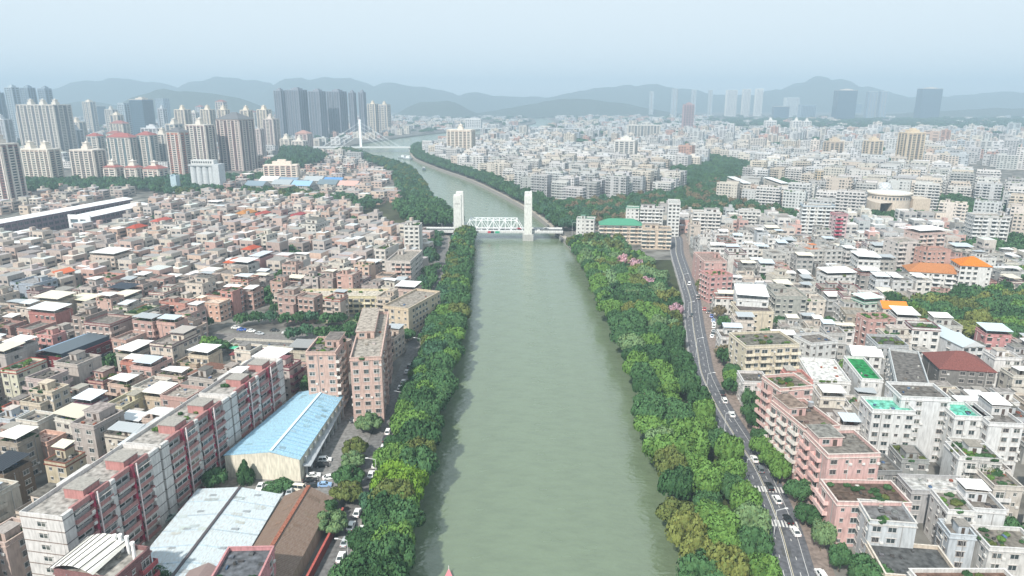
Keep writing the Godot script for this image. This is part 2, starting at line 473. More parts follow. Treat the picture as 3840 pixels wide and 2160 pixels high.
func balcony(q: MB, nn: Vector3, al: Vector3, out: float, s: float, y: float, bw: float, col: Color, glazed := false):
	var dep := 1.3
	var a := nn * (out + .01) + al * (s - bw / 2)
	var e := al * bw
	var lo := Vector3(minf(a.x, (a + e + nn * dep).x), y - .12, minf(a.z, (a + e + nn * dep).z))
	var hi := Vector3(maxf(a.x, (a + e + nn * dep).x), y + .02, maxf(a.z, (a + e + nn * dep).z))
	q.bx(lo.x, lo.y, lo.z, hi.x, hi.y, hi.z, col, true)
	var r := nn * (out + dep - .1) + al * (s - bw / 2)
	var r2 := r + e + nn * .1
	q.bx(minf(r.x, r2.x), y + .02, minf(r.z, r2.z), maxf(r.x, r2.x), y + 1.05, maxf(r.z, r2.z), col)
	for k in [0.0, bw - .1]:
		var u: Vector3 = a + al * k
		var u2: Vector3 = u + al * .1 + nn * (dep - .11)
		q.bx(minf(u.x, u2.x), y + .02, minf(u.z, u2.z), maxf(u.x, u2.x), y + 1.05, maxf(u.z, u2.z), col)
	if glazed:
		var g := nn * (out + dep - .08) + al * (s - bw / 2 + .1)
		var g2 := g + al * (bw - .2) + nn * .04
		q.bx(minf(g.x, g2.x), y + 1.05, minf(g.z, g2.z), maxf(g.x, g2.x), y + 2.5, maxf(g.z, g2.z), Color(.1, .13, .14))
func awning(t: Node, x0: float, x1: float, z0: float, z1: float, y: float, hgt: float, col: Color):
	var q := MB.new()
	var s := rng.randf_range(.25, .6)
	var a := Vector3(x0, y + hgt, z1); var b := Vector3(x1, y + hgt, z1); var c := Vector3(x1, y + hgt + s, z0); var e := Vector3(x0, y + hgt + s, z0)
	if rng.randf() < .4: a.y += s; e.y -= s * .8; b.y += s * .2
	var dn := Vector3(0, -.1, 0)
	q.quad(a, b, c, e, col)
	q.quad(a + dn, e + dn, c + dn, b + dn, col)
	q.quad(a + dn, b + dn, b, a, col); q.quad(b + dn, c + dn, c, b, col); q.quad(c + dn, e + dn, e, c, col); q.quad(e + dn, a + dn, a, e, col)
	var nr := int((x1 - x0) / .9)
	for k in range(1, nr):      # standing seams
		var f := float(k) / nr
		q.bar(a.lerp(b, f) + Vector3(0, .03, 0), e.lerp(c, f) + Vector3(0, .03, 0), .07, Color(col.r * .9, col.g * .9, col.b * .9))
	for p in [a, b, c, e]:
		var pp := Vector3(clampf(p.x, x0 + .4, x1 - .4), y, clampf(p.z, z0 + .4, z1 - .4))
		q.bar(pp, Vector3(pp.x, y + hgt, pp.z), .09, Color(.35, .35, .35))
	pm("awning", q, M.tin, t)
func roof_garden(t: Node, x0: float, x1: float, z0: float, z1: float, y: float, count: int):
	for k in mini(count, 14):
		var pool = crowns["bush"]
		var c := part("roof_plant", pool[rng.randi() % 3], t)
		var s := rng.randf_range(.5, 1.6)
		c.scale = Vector3(s, s * rng.randf_range(.9, 1.5), s)
		c.position = Vector3(rng.randf_range(x0, x1), y, rng.randf_range(z0, z1))
		c.material_override = M["leaf_" + ["green", "dark", "bright", "olive"][rng.randi() % 4]]

# ---------------------------------------------------------------- high-rises
func tower(x: float, z: float, w: float, d: float, rotd: float, h: float, col: Color, o: Dictionary, label: String, called := "residential_tower", cat := "tower block", group := ""):
	var rot := rotd * DEG
	take(x, z, w, d, rot)
	var t := thing(called, label, cat, Vector3(x, 0, z), rot, group)
	var x0 := -w / 2; var x1 := w / 2; var z0 := -d / 2; var z1 := d / 2
	var dist := Vector2(x, z).length()
	var pier := ocol(o, "pier", Color(.62, .58, .52))
	var b := MB.new()
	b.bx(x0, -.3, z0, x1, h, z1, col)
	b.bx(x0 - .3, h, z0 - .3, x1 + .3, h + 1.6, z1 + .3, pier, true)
	pm("wall", b, M.wall, t)
	var pb := MB.new()
	var win := MB.new()
	var slab := MB.new()
	var fh := 3.0 if dist < 2300 else 6.0
	for fi in 3:
		var nn: Vector3 = [Vector3(0, 0, 1), Vector3(1, 0, 0), Vector3(-1, 0, 0)][fi]
		var al: Vector3 = [Vector3(1, 0, 0), Vector3(0, 0, -1), Vector3(0, 0, 1)][fi]
		if nn.dot(Vector3(-x, 0, -z).rotated(Vector3.UP, -rot).normalized()) < -.1: continue
		var wide: float = w if fi == 0 else d
		var out: float = d / 2 if fi == 0 else w / 2
		var nb := maxi(2, int(wide / (7.0 if dist < 1500 else 8.0)))
		var bay := wide / nb
		for k in nb + 1:
			var s := -wide / 2 + k * bay
			var p := nn * (out + .01) + al * clampf(s, -wide / 2 + .9, wide / 2 - .9)
			var hw := al * .9
			var a := p - hw; var q := p + hw + nn * 1.1
			if o.has("piers"): pb.bx(minf(a.x, q.x), 0, minf(a.z, q.z), maxf(a.x, q.x), h - (0.0 if k % 2 else 1.0), maxf(a.z, q.z), pier)
		for k in nb:
			var s := -wide / 2 + (k + .5) * bay
			var balc: bool = (k % 2 == 1) and not o.has("glassy")
			var ww := bay * (.55 if not o.has("glassy") else .94)
			var y := fh * 1.2
			while y < h - 1.0:
				var e := al * ww / 2
				var p := nn * (out + .05) + al * s + Vector3(0, y, 0)
				var hh := fh * (.55 if not o.has("glassy") else .82)
				if balc:
					e = al * bay * .42
					var sp := p + nn * .9
					slab.quad(sp - e + Vector3(0, -fh * .62, 0), sp + e + Vector3(0, -fh * .62, 0), sp + e + Vector3(0, -fh * .25, 0), sp - e + Vector3(0, -fh * .25, 0), pier)
					slab.quad(sp - e + Vector3(0, -fh * .25, 0), sp + e + Vector3(0, -fh * .25, 0), p + e + Vector3(0, -fh * .25, 0), p - e + Vector3(0, -fh * .25, 0), pier)
				var dk := Color(.05, .065, .075) if not o.has("glassy") else Color(.045, .075, .1)
				win.quad(p - e + Vector3(0, -hh / 2, 0), p + e + Vector3(0, -hh / 2, 0), p + e + Vector3(0, hh / 2, 0), p - e + Vector3(0, hh / 2, 0), dk)
				y += fh
	pm("piers", pb, M.wall, t, "stuff")
	pm("balconies", slab, M.wall, t, "stuff")
	pm("windows", win, M.glass, t, "stuff")
	var c := MB.new()
	var cc := ocol(o, "top", pier)
	if o.has("cupola"):
		for k in int(maxf(1.0, w / 24.0)):
			var cx := x0 + w * (k + .5) / int(maxf(1.0, w / 24.0))
			c.bx(cx - 5, h + 1.6, -4.5, cx + 5, h + 6, 4.5, cc, true)
			c.bx(cx - 3.4, h + 6, -3.2, cx + 3.4, h + 10, 3.2, cc)
			c.bx(cx - 4.2, h + 10, -4, cx + 4.2, h + 10.8, 4, cc, true)
			c.cyl(cx, 0, h + 10.8, h + 13, 2.2, .3, cc, 8)
		pm("cupola", c, M.wall, t)
	elif o.has("flat"):
		c.bx(x0 + w * .25, h + 1.6, z0 + d * .2, x1 - w * .2, h + 6, z1 - d * .3, cc, true)
		c.bx(x0 + w * .4, h + 6, z0 + d * .3, x1 - w * .35, h + 8.5, z1 - d * .4, cc, true)
		pm("roof_machine_room", c, M.wall, t)
	if o.has("hip"):
		var g := MB.new()
		var k := ocol(o, "hip", hx("b5645a"))
		var r := Vector3(0, h + 1.7 + minf(w, d) * .3, 0)
		var e := 1.2
		var A := Vector3(x0 - e, h + 1.65, z1 + e); var B := Vector3(x1 + e, h + 1.65, z1 + e); var C := Vector3(x1 + e, h + 1.65, z0 - e); var D := Vector3(x0 - e, h + 1.65, z0 - e)
		var p1 := r - Vector3(maxf(0, w - d) / 2, 0, 0); var p2 := r + Vector3(maxf(0, w - d) / 2, 0, 0)
		g.quad(A, B, p2, p1, k); g.tri(B, C, p2, k); g.quad(C, D, p1, p2, k); g.tri(D, A, p1, k)
		pm("roof", g, M.tile, t)

# ---------------------------------------------------------------- rows of houses between the ones placed by hand
const VPAL := ["dec5b9", "e0cdc0", "d8b5ab", "e6dacd", "d3c4bb", "e2d3c4", "d6cdc6", "e4ddd2", "d0b1a7", "d8b3a6", "cfc6c2", "e2c6b4", "c6b8b3", "dcd6d0", "cbb6ae", "e8e0d4"]
const OPAL := ["e6e6e3", "eff0ee", "d4d4d2", "f2f2f0", "e0dad2", "c6c6c4", "e2beb6", "ebe7dd", "b9b9b8", "f4f4f2", "e0d6cc", "acacab", "d2d8dc", "eee4d8", "e9e8e6", "f8f8f6"]
const BPAL := ["e4e6e6", "eceded", "dadddd", "e6e2da", "f0f1f1", "d0d3d4", "e2d9cd", "dfe3e6", "c9ccce", "ebe5dc"]
const TINS := [["e9ebeb", "white"], ["d9dfe3", "pale grey"], ["c9d5de", "pale blue"], ["e2dccc", "cream"], ["b4bbbf", "grey"], ["f1f1ef", "bright white"]]
func colour_word(c: Color) -> String:
	var s := c.linear_to_srgb()
	if s.r - s.b > .13 and s.g - s.b < .06: return "pink" if s.r > .75 else "brick pink"
	if s.r - s.b > .09: return "cream" if s.get_luminance() > .8 else "beige"
	if s.r - s.b > .04 and s.g - s.b < .035: return "pale pink"
	if s.b - s.r > .02: return "blue grey"
	if s.get_luminance() > .87: return "white"
	if s.get_luminance() > .74: return "light grey"
	return "grey"
func blocked(x: float, z: float, zones: Array) -> bool:
	for q in zones:
		if Geometry2D.is_point_in_polygon(Vector2(x, z), q): return true
	return false
func clean(s: String) -> String:
	var k: int = labels.get(s, 0)
	labels[s] = k + 1
	return s
var mass_wall := MB.new()
var mass_glass := MB.new()
var counts := {}
var gaps := []
# style: village, oldtown, block
func fill(style: String, poly: PackedVector2Array, rotd: float, cw: float, cd: float, limit: int, zones: Array, where: String, street := 4, skipp := .06):
	var rot := rotd * DEG
	var ux := Vector2(cos(rot), -sin(rot)); var uz := Vector2(sin(rot), cos(rot))
	var lo := Vector2(1e9, 1e9); var hi := -lo
	for p in poly:
		var q := Vector2(p.dot(ux), p.dot(uz))
		lo = lo.min(q); hi = hi.max(q)
	var cells := []
	var j := 0
	var v := hi.y - cd / 2
	while v > lo.y:
		if street > 0 and j % street == street - 1: v -= 3.5
		var u := hi.x - cw / 2 + rng.randf_range(-2, 2)
		var i := 0
		while u > lo.x:
			if i % 7 == 6: u -= 3.0
			var p := ux * u + uz * v
			if Geometry2D.is_point_in_polygon(p, poly) and not blocked(p.x, p.y, zones): cells.append([p, j])
			u -= cw; i += 1
		v -= cd; j += 1
	cells.sort_custom(func(a, b): return a[0].length() < b[0].length())
	var rows := {}
	for cc in cells:
		var p: Vector2 = cc[0]
		if rng.randf() < skipp:
			if style != "block" and free_at(p.x, p.y, 4, 4, 0): gaps.append(p)
			continue
		var w := cw * rng.randf_range(.66, 1.02); var d := cd * rng.randf_range(.68, .99)
		if style == "block":
			w = cw * rng.randf_range(.7, .93); d = cd * rng.randf_range(.5, .72)
		var a := rot + rng.randf_range(-2.5, 2.5) * DEG
		var px := p.x + rng.randf_range(-.5, .5); var pz := p.y + rng.randf_range(-.5, .5)
		if not free_at(px, pz, w, d, a): continue
		var fl: int = [3, 3, 4, 4, 4, 5, 2, 3][rng.randi() % 8] if style == "village" else (([2, 3, 3, 4, 4, 2, 3, 5] if pz < -380 else [2, 3, 3, 3, 2, 4, 2, 3])[rng.randi() % 8] if style == "oldtown" else [6, 7, 7, 8, 6, 8, 5, 9][rng.randi() % 8])
		var pal = VPAL if style == "village" else (OPAL if style == "oldtown" else BPAL)
		var col := vary(hx(pal[rng.randi() % pal.size()]), .1)
		if style == "village": col = col.lerp(Color(col.get_luminance(), col.get_luminance(), col.get_luminance()), .12)
		if counts.get(style, 0) >= limit:
			mass(px, pz, w, d, a, fl * FH, col)
			take(px, pz, w, d, a)
			continue
		counts[style] = counts.get(style, 0) + 1
		rows[cc[1]] = rows.get(cc[1], 0) + 1
		var o := {}
		var feat := "with flat roof"
		var tin = TINS[rng.randi() % 6]
		var r := rng.randf()
		if style == "block":
			o.full = ""
			if rng.randf() < .75: o.bal = ""
			if rng.randf() < .4: o.balr = ""
			if rng.randf() < .3: o.bands = ""
			if r < .6:
				o.hut = ""; feat = "with roof cabin"
			elif r < .85:
				o.pent = ""; feat = "with stepped top"
			if rng.randf() < .2:
				o.garden = ""; feat = "with roof plants"
		else:
			if r < .44:
				o.tin = tin[0]; feat = "under %s sheet roof" % tin[1]
				if rng.randf() < .5: o.hut = ""
				elif rng.randf() < .5: o.pent = ""
			elif r < .67:
				o.pent = ""; feat = "with roof room"
			elif r < .85:
				o.hut = ""; feat = "with roof cabin"
			elif r < .875:
				var hip = [["b9624a", "orange"], ["8d6a5c", "brown"], ["7c7570", "grey"]][rng.randi() % 3] if style == "village" else [["8d6a5c", "brown"], ["7c7570", "grey"], ["86716a", "brown"]][rng.randi() % 3]
				o.hip = hip[0]; feat = "under %s tiled roof" % hip[1]
			if rng.randf() < .12 and not o.has("hip"):
				o.garden = ""; feat = "with roof plants"
			o.part = ""
			if rng.randf() < .25: o.annex = ""
			if rng.randf() < .35: o.bal = ""
			if rng.randf() < .2: o.balr = ""
			if rng.randf() < .15: o.trim = ["9c4a4e", "7d4a55", "b5604f", "7a7672"][rng.randi() % 4]
			if rng.randf() < .5: o.full = ""
			if rng.randf() < .12: o.tank = ""
		var lab := "%s %s-storey house %s, %s in %s %s row" % [colour_word(col), CARD[fl], feat, ordinal(rows[cc[1]]), ordinal(cc[1] + 1), where]
		if style == "block": lab = "%s %s-storey block %s, %s in %s %s row" % [colour_word(col), CARD[fl], feat, ordinal(rows[cc[1]]), ordinal(cc[1] + 1), where]
		house(px, pz, w, d, a / DEG, fl, col, o, clean(lab), {"village": "village_house", "oldtown": "townhouse", "block": "apartment_block"}[style], {"village": "house", "oldtown": "house", "block": "apartment block"}[style], {"village": "flat roofed houses of the village", "oldtown": "houses of the old town", "block": "apartment blocks beyond the old town"}[style])
# far buildings that read as one mass
func mass(x: float, z: float, w: float, d: float, rot: float, h: float, col: Color, fl := 3.1):
	var c := cos(rot); var s := sin(rot)
	col = aged(col)
	var ux := Vector3(c, 0, -s) * w / 2; var uz := Vector3(s, 0, c) * d / 2
	var o := Vector3(x, 0, z)
	var A := o - ux + uz; var B := o + ux + uz; var C := o + ux - uz; var D := o - ux - uz
	var up := Vector3(0, h, 0)
	mass_wall.quad(A, B, B + up, A + up, col); mass_wall.quad(B, C, C + up, B + up, col); mass_wall.quad(D, A, A + up, D + up, col); mass_wall.quad(C, D, D + up, C + up, col)
	mass_wall.quad(A + up, B + up, C + up, D + up, vary(Color(.36, .35, .34) if rng.randf() < .75 else Color(.7, .72, .72), .3))
	# parapet and roof cabin
	var r := Vector3(0, h + .02, 0)
	if rng.randf() < .6:
		var k := rng.randf_range(.15, .4)
		var q := ux * rng.randf_range(-.5, .5) + o
		var a := ux * k; var e := uz * .4
		var hh := Vector3(0, 2.8, 0)
		mass_wall.quad(q - a + e + r, q + a + e + r, q + a + e + r + hh, q - a + e + r + hh, col); mass_wall.quad(q + a + e + r, q + a - e + r, q + a - e + r + hh, q + a + e + r + hh, col)
		mass_wall.quad(q - a - e + r, q - a + e + r, q - a + e + r + hh, q - a - e + r + hh, col); mass_wall.quad(q - a + e + r + hh, q + a + e + r + hh, q + a - e + r + hh, q - a - e + r + hh, vary(col, .2))
	var dist := Vector2(x, z).length()
	var side := B if x < 0 else D
	var sdir := (C - B) if x < 0 else (A - D)
	var sn := ux.normalized() * (1.0 if x < 0 else -1.0)
	var y := fl * .9
	var nseg := int(clampf(w / 4.5, 2, 7)) if dist < 1800 else 2
	while y < h - 1:
		for face in 2:
			var st := A if face == 0 else side
			var dir := (B - A) if face == 0 else sdir
			var nn := uz.normalized() if face == 0 else sn
			var ns := nseg if face == 0 else maxi(1, nseg / 2)
			for k in ns:
				if rng.randf() < .12: continue
				var p := st + dir * ((k + .2) / ns) + nn * .08 + Vector3(0, y - .75, 0)
				var e := dir * (.6 / ns)
				mass_glass.quad(p, p + e, p + e + Vector3(0, 1.5, 0), p + Vector3(0, 1.5, 0), Color(.055, .065, .075))
		y += fl

# ---------------------------------------------------------------- ground, river, roads, hills
const BANK_W := [[-60, 60], [-36, -40], [-33, -150], [-32, -250], [-33, -330], [-36, -408], [-44, -561], [-58, -660], [-82, -777], [-152, -1111], [-221, -1280], [-304, -1457], [-374, -1623], [-402, -1750], [-389, -1900], [-332, -2150], [-228, -2480], [-62, -2750], [60, -3100], [120, -3600], [100, -5000], [110, -7450]]
const BANK_E := [[70, 60], [47, -40], [48, -169], [51, -213], [54, -262], [56, -318], [55, -368], [55, -456], [50, -517], [38, -613], [10, -763], [-57, -1000], [-132, -1200], [-193, -1381], [-224, -1552], [-240, -1728], [-234, -1850], [-190, -2050], [-115, -2300], [50, -2700], [160, -3100], [215, -3600], [190, -5000], [200, -7450]]
const ROAD_E := [[52, -60], [62, -105], [70.8, -148], [75, -168], [77.6, -186], [79.2, -202], [79.3, -222], [79.8, -245], [81, -263], [83.2, -283], [87.5, -305], [94, -338], [101.5, -373], [106.5, -395], [112.5, -432], [126, -517], [141, -600], [120, -640], [60, -590]]
const ROAD_W := [[-46, -60], [-46, -148], [-46.5, -184], [-46, -228], [-46, -276], [-46.5, -339], [-48, -420], [-56, -560], [-64, -596]]
const ROAD_N := [[300, -560], [141, -588], [34, -581], [-55, -601], [-170, -640]]
func pts(a: Array) -> PackedVector2Array:
	var r := PackedVector2Array()
	for p in a: r.append(Vector2(p[0], p[1]))
	return r
func smooth(a: Array, step := 8.0) -> PackedVector2Array:
	var c := Curve2D.new()
	for i in a.size():
		var p := Vector2(a[i][0], a[i][1])
		var t := Vector2.ZERO
		if i > 0 and i < a.size() - 1: t = (Vector2(a[i + 1][0], a[i + 1][1]) - Vector2(a[i - 1][0], a[i - 1][1])) / 6.0
		c.add_point(p, -t, t)
	c.bake_interval = step
	return c.get_baked_points()
func sheet(poly: PackedVector2Array, y: float, m: Material, col: Color) -> ArrayMesh:
	var b := MB.new()
	var t := Geometry2D.triangulate_polygon(poly)
	for p in poly:
		b.v.append(Vector3(p.x, y, p.y)); b.n.append(Vector3.UP); b.c.append(col)
	for i in range(0, t.size(), 3):
		var A := poly[t[i]]; var B := poly[t[i + 1]]; var C := poly[t[i + 2]]
		var cw := (B - A).cross(C - A) > 0
		b.ix.append(t[i]); b.ix.append(t[i + 1] if cw else t[i + 2]); b.ix.append(t[i + 2] if cw else t[i + 1])
	return b.mesh(m)
func ribbon(p: PackedVector2Array, off0: float, off1: float, y: float, col: Color, from := 0.0, to := 1e9, dash := 0.0, gap := 0.0) -> MB:
	var b := MB.new()
	var s := 0.0
	for i in p.size() - 1:
		var d := p[i + 1] - p[i]
		var L := d.length()
		if s >= from and s <= to and (dash == 0.0 or fmod(s, dash + gap) < dash):
			var n0 := ((p[i + 1] - p[maxi(0, i - 1)]).normalized()).orthogonal() * -1.0
			var n1 := ((p[mini(p.size() - 1, i + 2)] - p[i]).normalized()).orthogonal() * -1.0
			b.quad(V(p[i] + n0 * off0, y), V(p[i] + n0 * off1, y), V(p[i + 1] + n1 * off1, y), V(p[i + 1] + n1 * off0, y), col)
		s += L
	return b
func V(p: Vector2, y: float) -> Vector3:
	return Vector3(p.x, y, p.y)
var park_e := PackedVector2Array([Vector2(208, -376), Vector2(206, -330), Vector2(212, -318), Vector2(235, -308), Vector2(262, -296), Vector2(345, -288), Vector2(420, -400), Vector2(430, -500), Vector2(340, -455), Vector2(300, -400)])
var park_m := PackedVector2Array([Vector2(70, -760), Vector2(130, -700), Vector2(270, -655), Vector2(290, -690), Vector2(240, -780), Vector2(330, -950), Vector2(300, -1000), Vector2(215, -870), Vector2(110, -790)])
func setting():
	var w := smooth(BANK_W, 12.0); var e := smooth(BANK_E, 12.0)
	var gl := PackedVector2Array([Vector2(-7200, 60), Vector2(-7200, -7450), Vector2(130, -7450)])
	var wr := w.duplicate(); wr.reverse()
	gl.append_array(wr)
	struct("ground", sheet(gl, 0.0, M.ground, Color(.25, .25, .235)))
	var gr := PackedVector2Array([Vector2(220, -7450), Vector2(7600, -7450), Vector2(7600, 60)])
	gr.append_array(e)
	gr = PackedVector2Array([Vector2(7600, 60)])
	gr.append_array(e)
	gr.append_array([Vector2(220, -7450), Vector2(7600, -7450)])
	struct("ground", sheet(gr, 0.0, M.ground, Color(.25, .25, .235)))
	var wp := PackedVector2Array([Vector2(-900, 80), Vector2(900, 80), Vector2(900, -7445), Vector2(-900, -7445)])
	struct("river_water", sheet(wp, -3.0, M.water, Color.WHITE))
	for s in 2:
		var p := w if s == 0 else e
		var b := MB.new()
		var k := -1.0 if s == 0 else 1.0
		for i in p.size() - 1:
			var d := (p[i + 1] - p[i]).normalized().orthogonal() * -k
			var a0 := p[i]; var a1 := p[i + 1]
			var b0 := a0 + d * .5; var b1 := a1 + d * .5
			var c := Color(.33, .32, .3)
			b.quad(V(a0, -4.5), V(a1, -4.5), V(a1, .9), V(a0, .9), c); b.quad(V(a0, .9), V(a1, .9), V(b1, .9), V(b0, .9), c); b.quad(V(b1, -.2), V(b0, -.2), V(b0, .9), V(b1, .9), c)
		struct("embankment", b.mesh(M.wall))
	# promenade along the east bank beyond the bridge
	struct("promenade", ribbon(e, 1.0, 5.0, .03, Color(.5, .46, .4), 640, 1800).mesh(M.asphalt))
	var re := smooth(ROAD_E, 2.0); var rw := smooth(ROAD_W, 2.0); var rn := smooth(ROAD_N, 2.0)
	var road := struct("road", ribbon(re, -5.0, 5.0, .012, Color(.15, .16, .18)).mesh(M.asphalt))
	struct("sidewalk", ribbon(re, 5.0, 9.5, .13, Color(.3, .25, .22)).mesh(M.asphalt))
	struct("kerb", ribbon(re, -5.4, -5.0, .14, Color(.4, .4, .4)).mesh(M.asphalt))
	var wh := Color(.62, .62, .6)
	pm("edge_line", ribbon(re, -4.7, -4.55, .02, wh), M.paint, road); pm("edge_line", ribbon(re, 3.0, 3.12, .02, wh), M.paint, road)
	pm("centre_line", ribbon(re, -1.1, -.95, .02, wh), M.paint, road); pm("centre_line", ribbon(re, -.7, -.55, .02, Color(.6, .55, .4)), M.paint, road)
	for L in [-2.9, 1.2]:
		var s := 8.0
		while s < 420:
			var b := ribbon(re, L - .08, L + .08, .022, wh, s, s + 2.0)
			pm("lane_dash", b, M.paint, road)
			s += 8.0
	for s in [95.0, 106.0]:      # diamonds painted ahead of the crossings
		var i := int(s / 2.0)
		for L in [-2.0]:
			var n0 := (re[i + 1] - re[i]).normalized()
			var cc: Vector2 = re[i] + n0.orthogonal() * -L
			var b := MB.new()
			var q := [cc + n0 * 1.2, cc + n0.orthogonal() * .5, cc - n0 * 1.2, cc - n0.orthogonal() * .5]
			for k in 4: b.bar(V(q[k], .02), V(q[(k + 1) % 4], .02), .16, wh, .008)
			pm("diamond_marking", b, M.paint, road)
	for s in ZC:      # zebra crossings
		var i := int(s / 2.0)
		var n0 := (re[i + 1] - re[i]).normalized()
		for k in 12:
			var L := -4.4 + k * .95
			if L > 4.6: continue
			var cc: Vector2 = re[i] + n0.orthogonal() * -L
			var b := MB.new()
			var sd := n0.orthogonal() * .24
			b.quad(V(cc - n0 * 1.6 + sd, .024), V(cc - n0 * 1.6 - sd, .024), V(cc + n0 * 1.6 - sd, .024), V(cc + n0 * 1.6 + sd, .024), wh)
			pm("crossing_stripe", b, M.paint, road)
	struct("road", ribbon(rw, -3.6, 3.6, .014, Color(.2, .2, .2)).mesh(M.asphalt))
	struct("road", ribbon(rn, -6, 6, .016, Color(.16, .165, .175), 0, 262).mesh(M.asphalt))
	struct("sidewalk", ribbon(rw, 3.6, 6.6, .12, Color(.3, .28, .26)).mesh(M.asphalt))
	# car park beside the blue shed and the market street
	struct("pavement", sheet(pts([[-64, -250], [-50, -250], [-50, -172], [-62, -182], [-92, -184], [-90, -196], [-64, -194]]), .02, M.asphalt, Color(.27, .27, .265)))
	struct("pavement", sheet(pts([[-146, -300], [-60, -296], [-60, -330], [-150, -334]]), .021, M.asphalt, Color(.24, .23, .22)))
	struct("pavement", sheet(pts([[-101, -140], [-93, -140], [-78, -240], [-86, -242]]), .022, M.asphalt, Color(.3, .28, .25)))
	struct("sports_court", sheet(pts([[-104, -349], [-62, -352], [-62, -361], [-104, -360]]), .034, M.asphalt, Color(.2, .27, .13)))
	struct("lawn", sheet(park_e, .03, M.hill, Color(.05, .08, .035)))
	struct("lawn", sheet(park_m, .03, M.hill, Color(.05, .08, .035)))
	struct("lawn", sheet(pts([[-60, -600], [-110, -590], [-190, -700], [-210, -820], [-90, -790]]), .031, M.hill, Color(.09, .1, .05)))
	for k in 16:      # repairs in the asphalt
		var i := 30 + k * 9
		var dd := (re[i + 1] - re[i]).normalized()
		var cc: Vector2 = re[i] + dd.orthogonal() * rng.randf_range(-4, 4)
		var a := dd * rng.randf_range(1.2, 4.5); var sd := dd.orthogonal() * rng.randf_range(.4, 1.4)
		var b := MB.new()
		b.quad(V(cc - a + sd, .017), V(cc - a - sd, .017), V(cc + a - sd, .017), V(cc + a + sd, .017), vary(Color(.15, .155, .17), .25))
		pm("asphalt_patch", b, M.asphalt, road)
	var verge := PackedVector2Array()
	var back := PackedVector2Array()
	for q in re:
		if q.y < -500 or q.y > -100: continue
		verge.append(q + Vector2(-6.0, 0))
		back.append(Vector2(x_at(e, q.y) + 1.2, q.y))
	back.reverse()
	verge.append_array(back)
	struct("verge", sheet(verge, .006, M.hill, Color(.06, .075, .035)))
	hills()
# [x, z, height, half width across, half width along]
const HILLS := [
	[-5249, -6625, 136, 591, 420], [-4806, -6775, 144, 419, 420], [-4522, -6925, 192, 428, 420], [-3950, -6625, 265, 362, 420], [-3666, -6775, 284, 372, 420], [-3371, -6925, 261, 381, 420],
	[-2899, -6625, 259, 318, 420], [-2662, -6775, 305, 328, 420], [-2419, -6925, 294, 285, 420], [-2022, -6625, 311, 318, 420], [-1696, -6775, 329, 348, 420], [-1472, -6925, 272, 331, 420],
	[-1119, -6625, 251, 318, 420], [-849, -6775, 219, 328, 420], [-640, -6925, 162, 285, 420], [-358, -6625, 179, 204, 420], [-105, -6775, 132, 328, 420], [199, -6925, 145, 331, 420],
	[481, -6625, 150, 362, 420], [790, -6775, 194, 372, 420], [1110, -6925, 225, 381, 420], [1316, -6625, 234, 362, 420], [1609, -6775, 201, 372, 420], [1914, -6925, 162, 381, 420],
	[2160, -6625, 144, 318, 420], [2465, -6775, 201, 279, 420], [2741, -6925, 265, 261, 420], [2798, -6625, 314, 218, 420], [3049, -6775, 290, 279, 420], [3352, -6925, 229, 285, 420],
	[3435, -6625, 164, 318, 420], [3890, -6775, 136, 419, 420], [4355, -6925, 151, 428, 420], [4525, -6625, 185, 408, 420], [5034, -6775, 201, 556, 420], [5609, -6925, 174, 570, 420],
	[-2026, -4150, 159, 194, 200], [-1868, -4150, 148, 214, 200], [-1710, -4150, 133, 214, 200], [-1553, -4150, 102, 179, 200], [-2170, -4150, 111, 143, 200], [-504, -4500, 98, 174, 200],
	[-380, -4500, 96, 134, 200], [-593, -4500, 62, 115, 200], [291, -4700, 60, 362, 220], [551, -4700, 75, 282, 220], [760, -4700, 50, 241, 220], [420, -4700, 105, 523, 220],
	[-2764, -4600, 93, 314, 250], [-2639, -4600, 76, 238, 250], [2960, -4600, 44, 474, 250], [3238, -4600, 56, 474, 250], [2709, -4600, 19, 395, 250]]
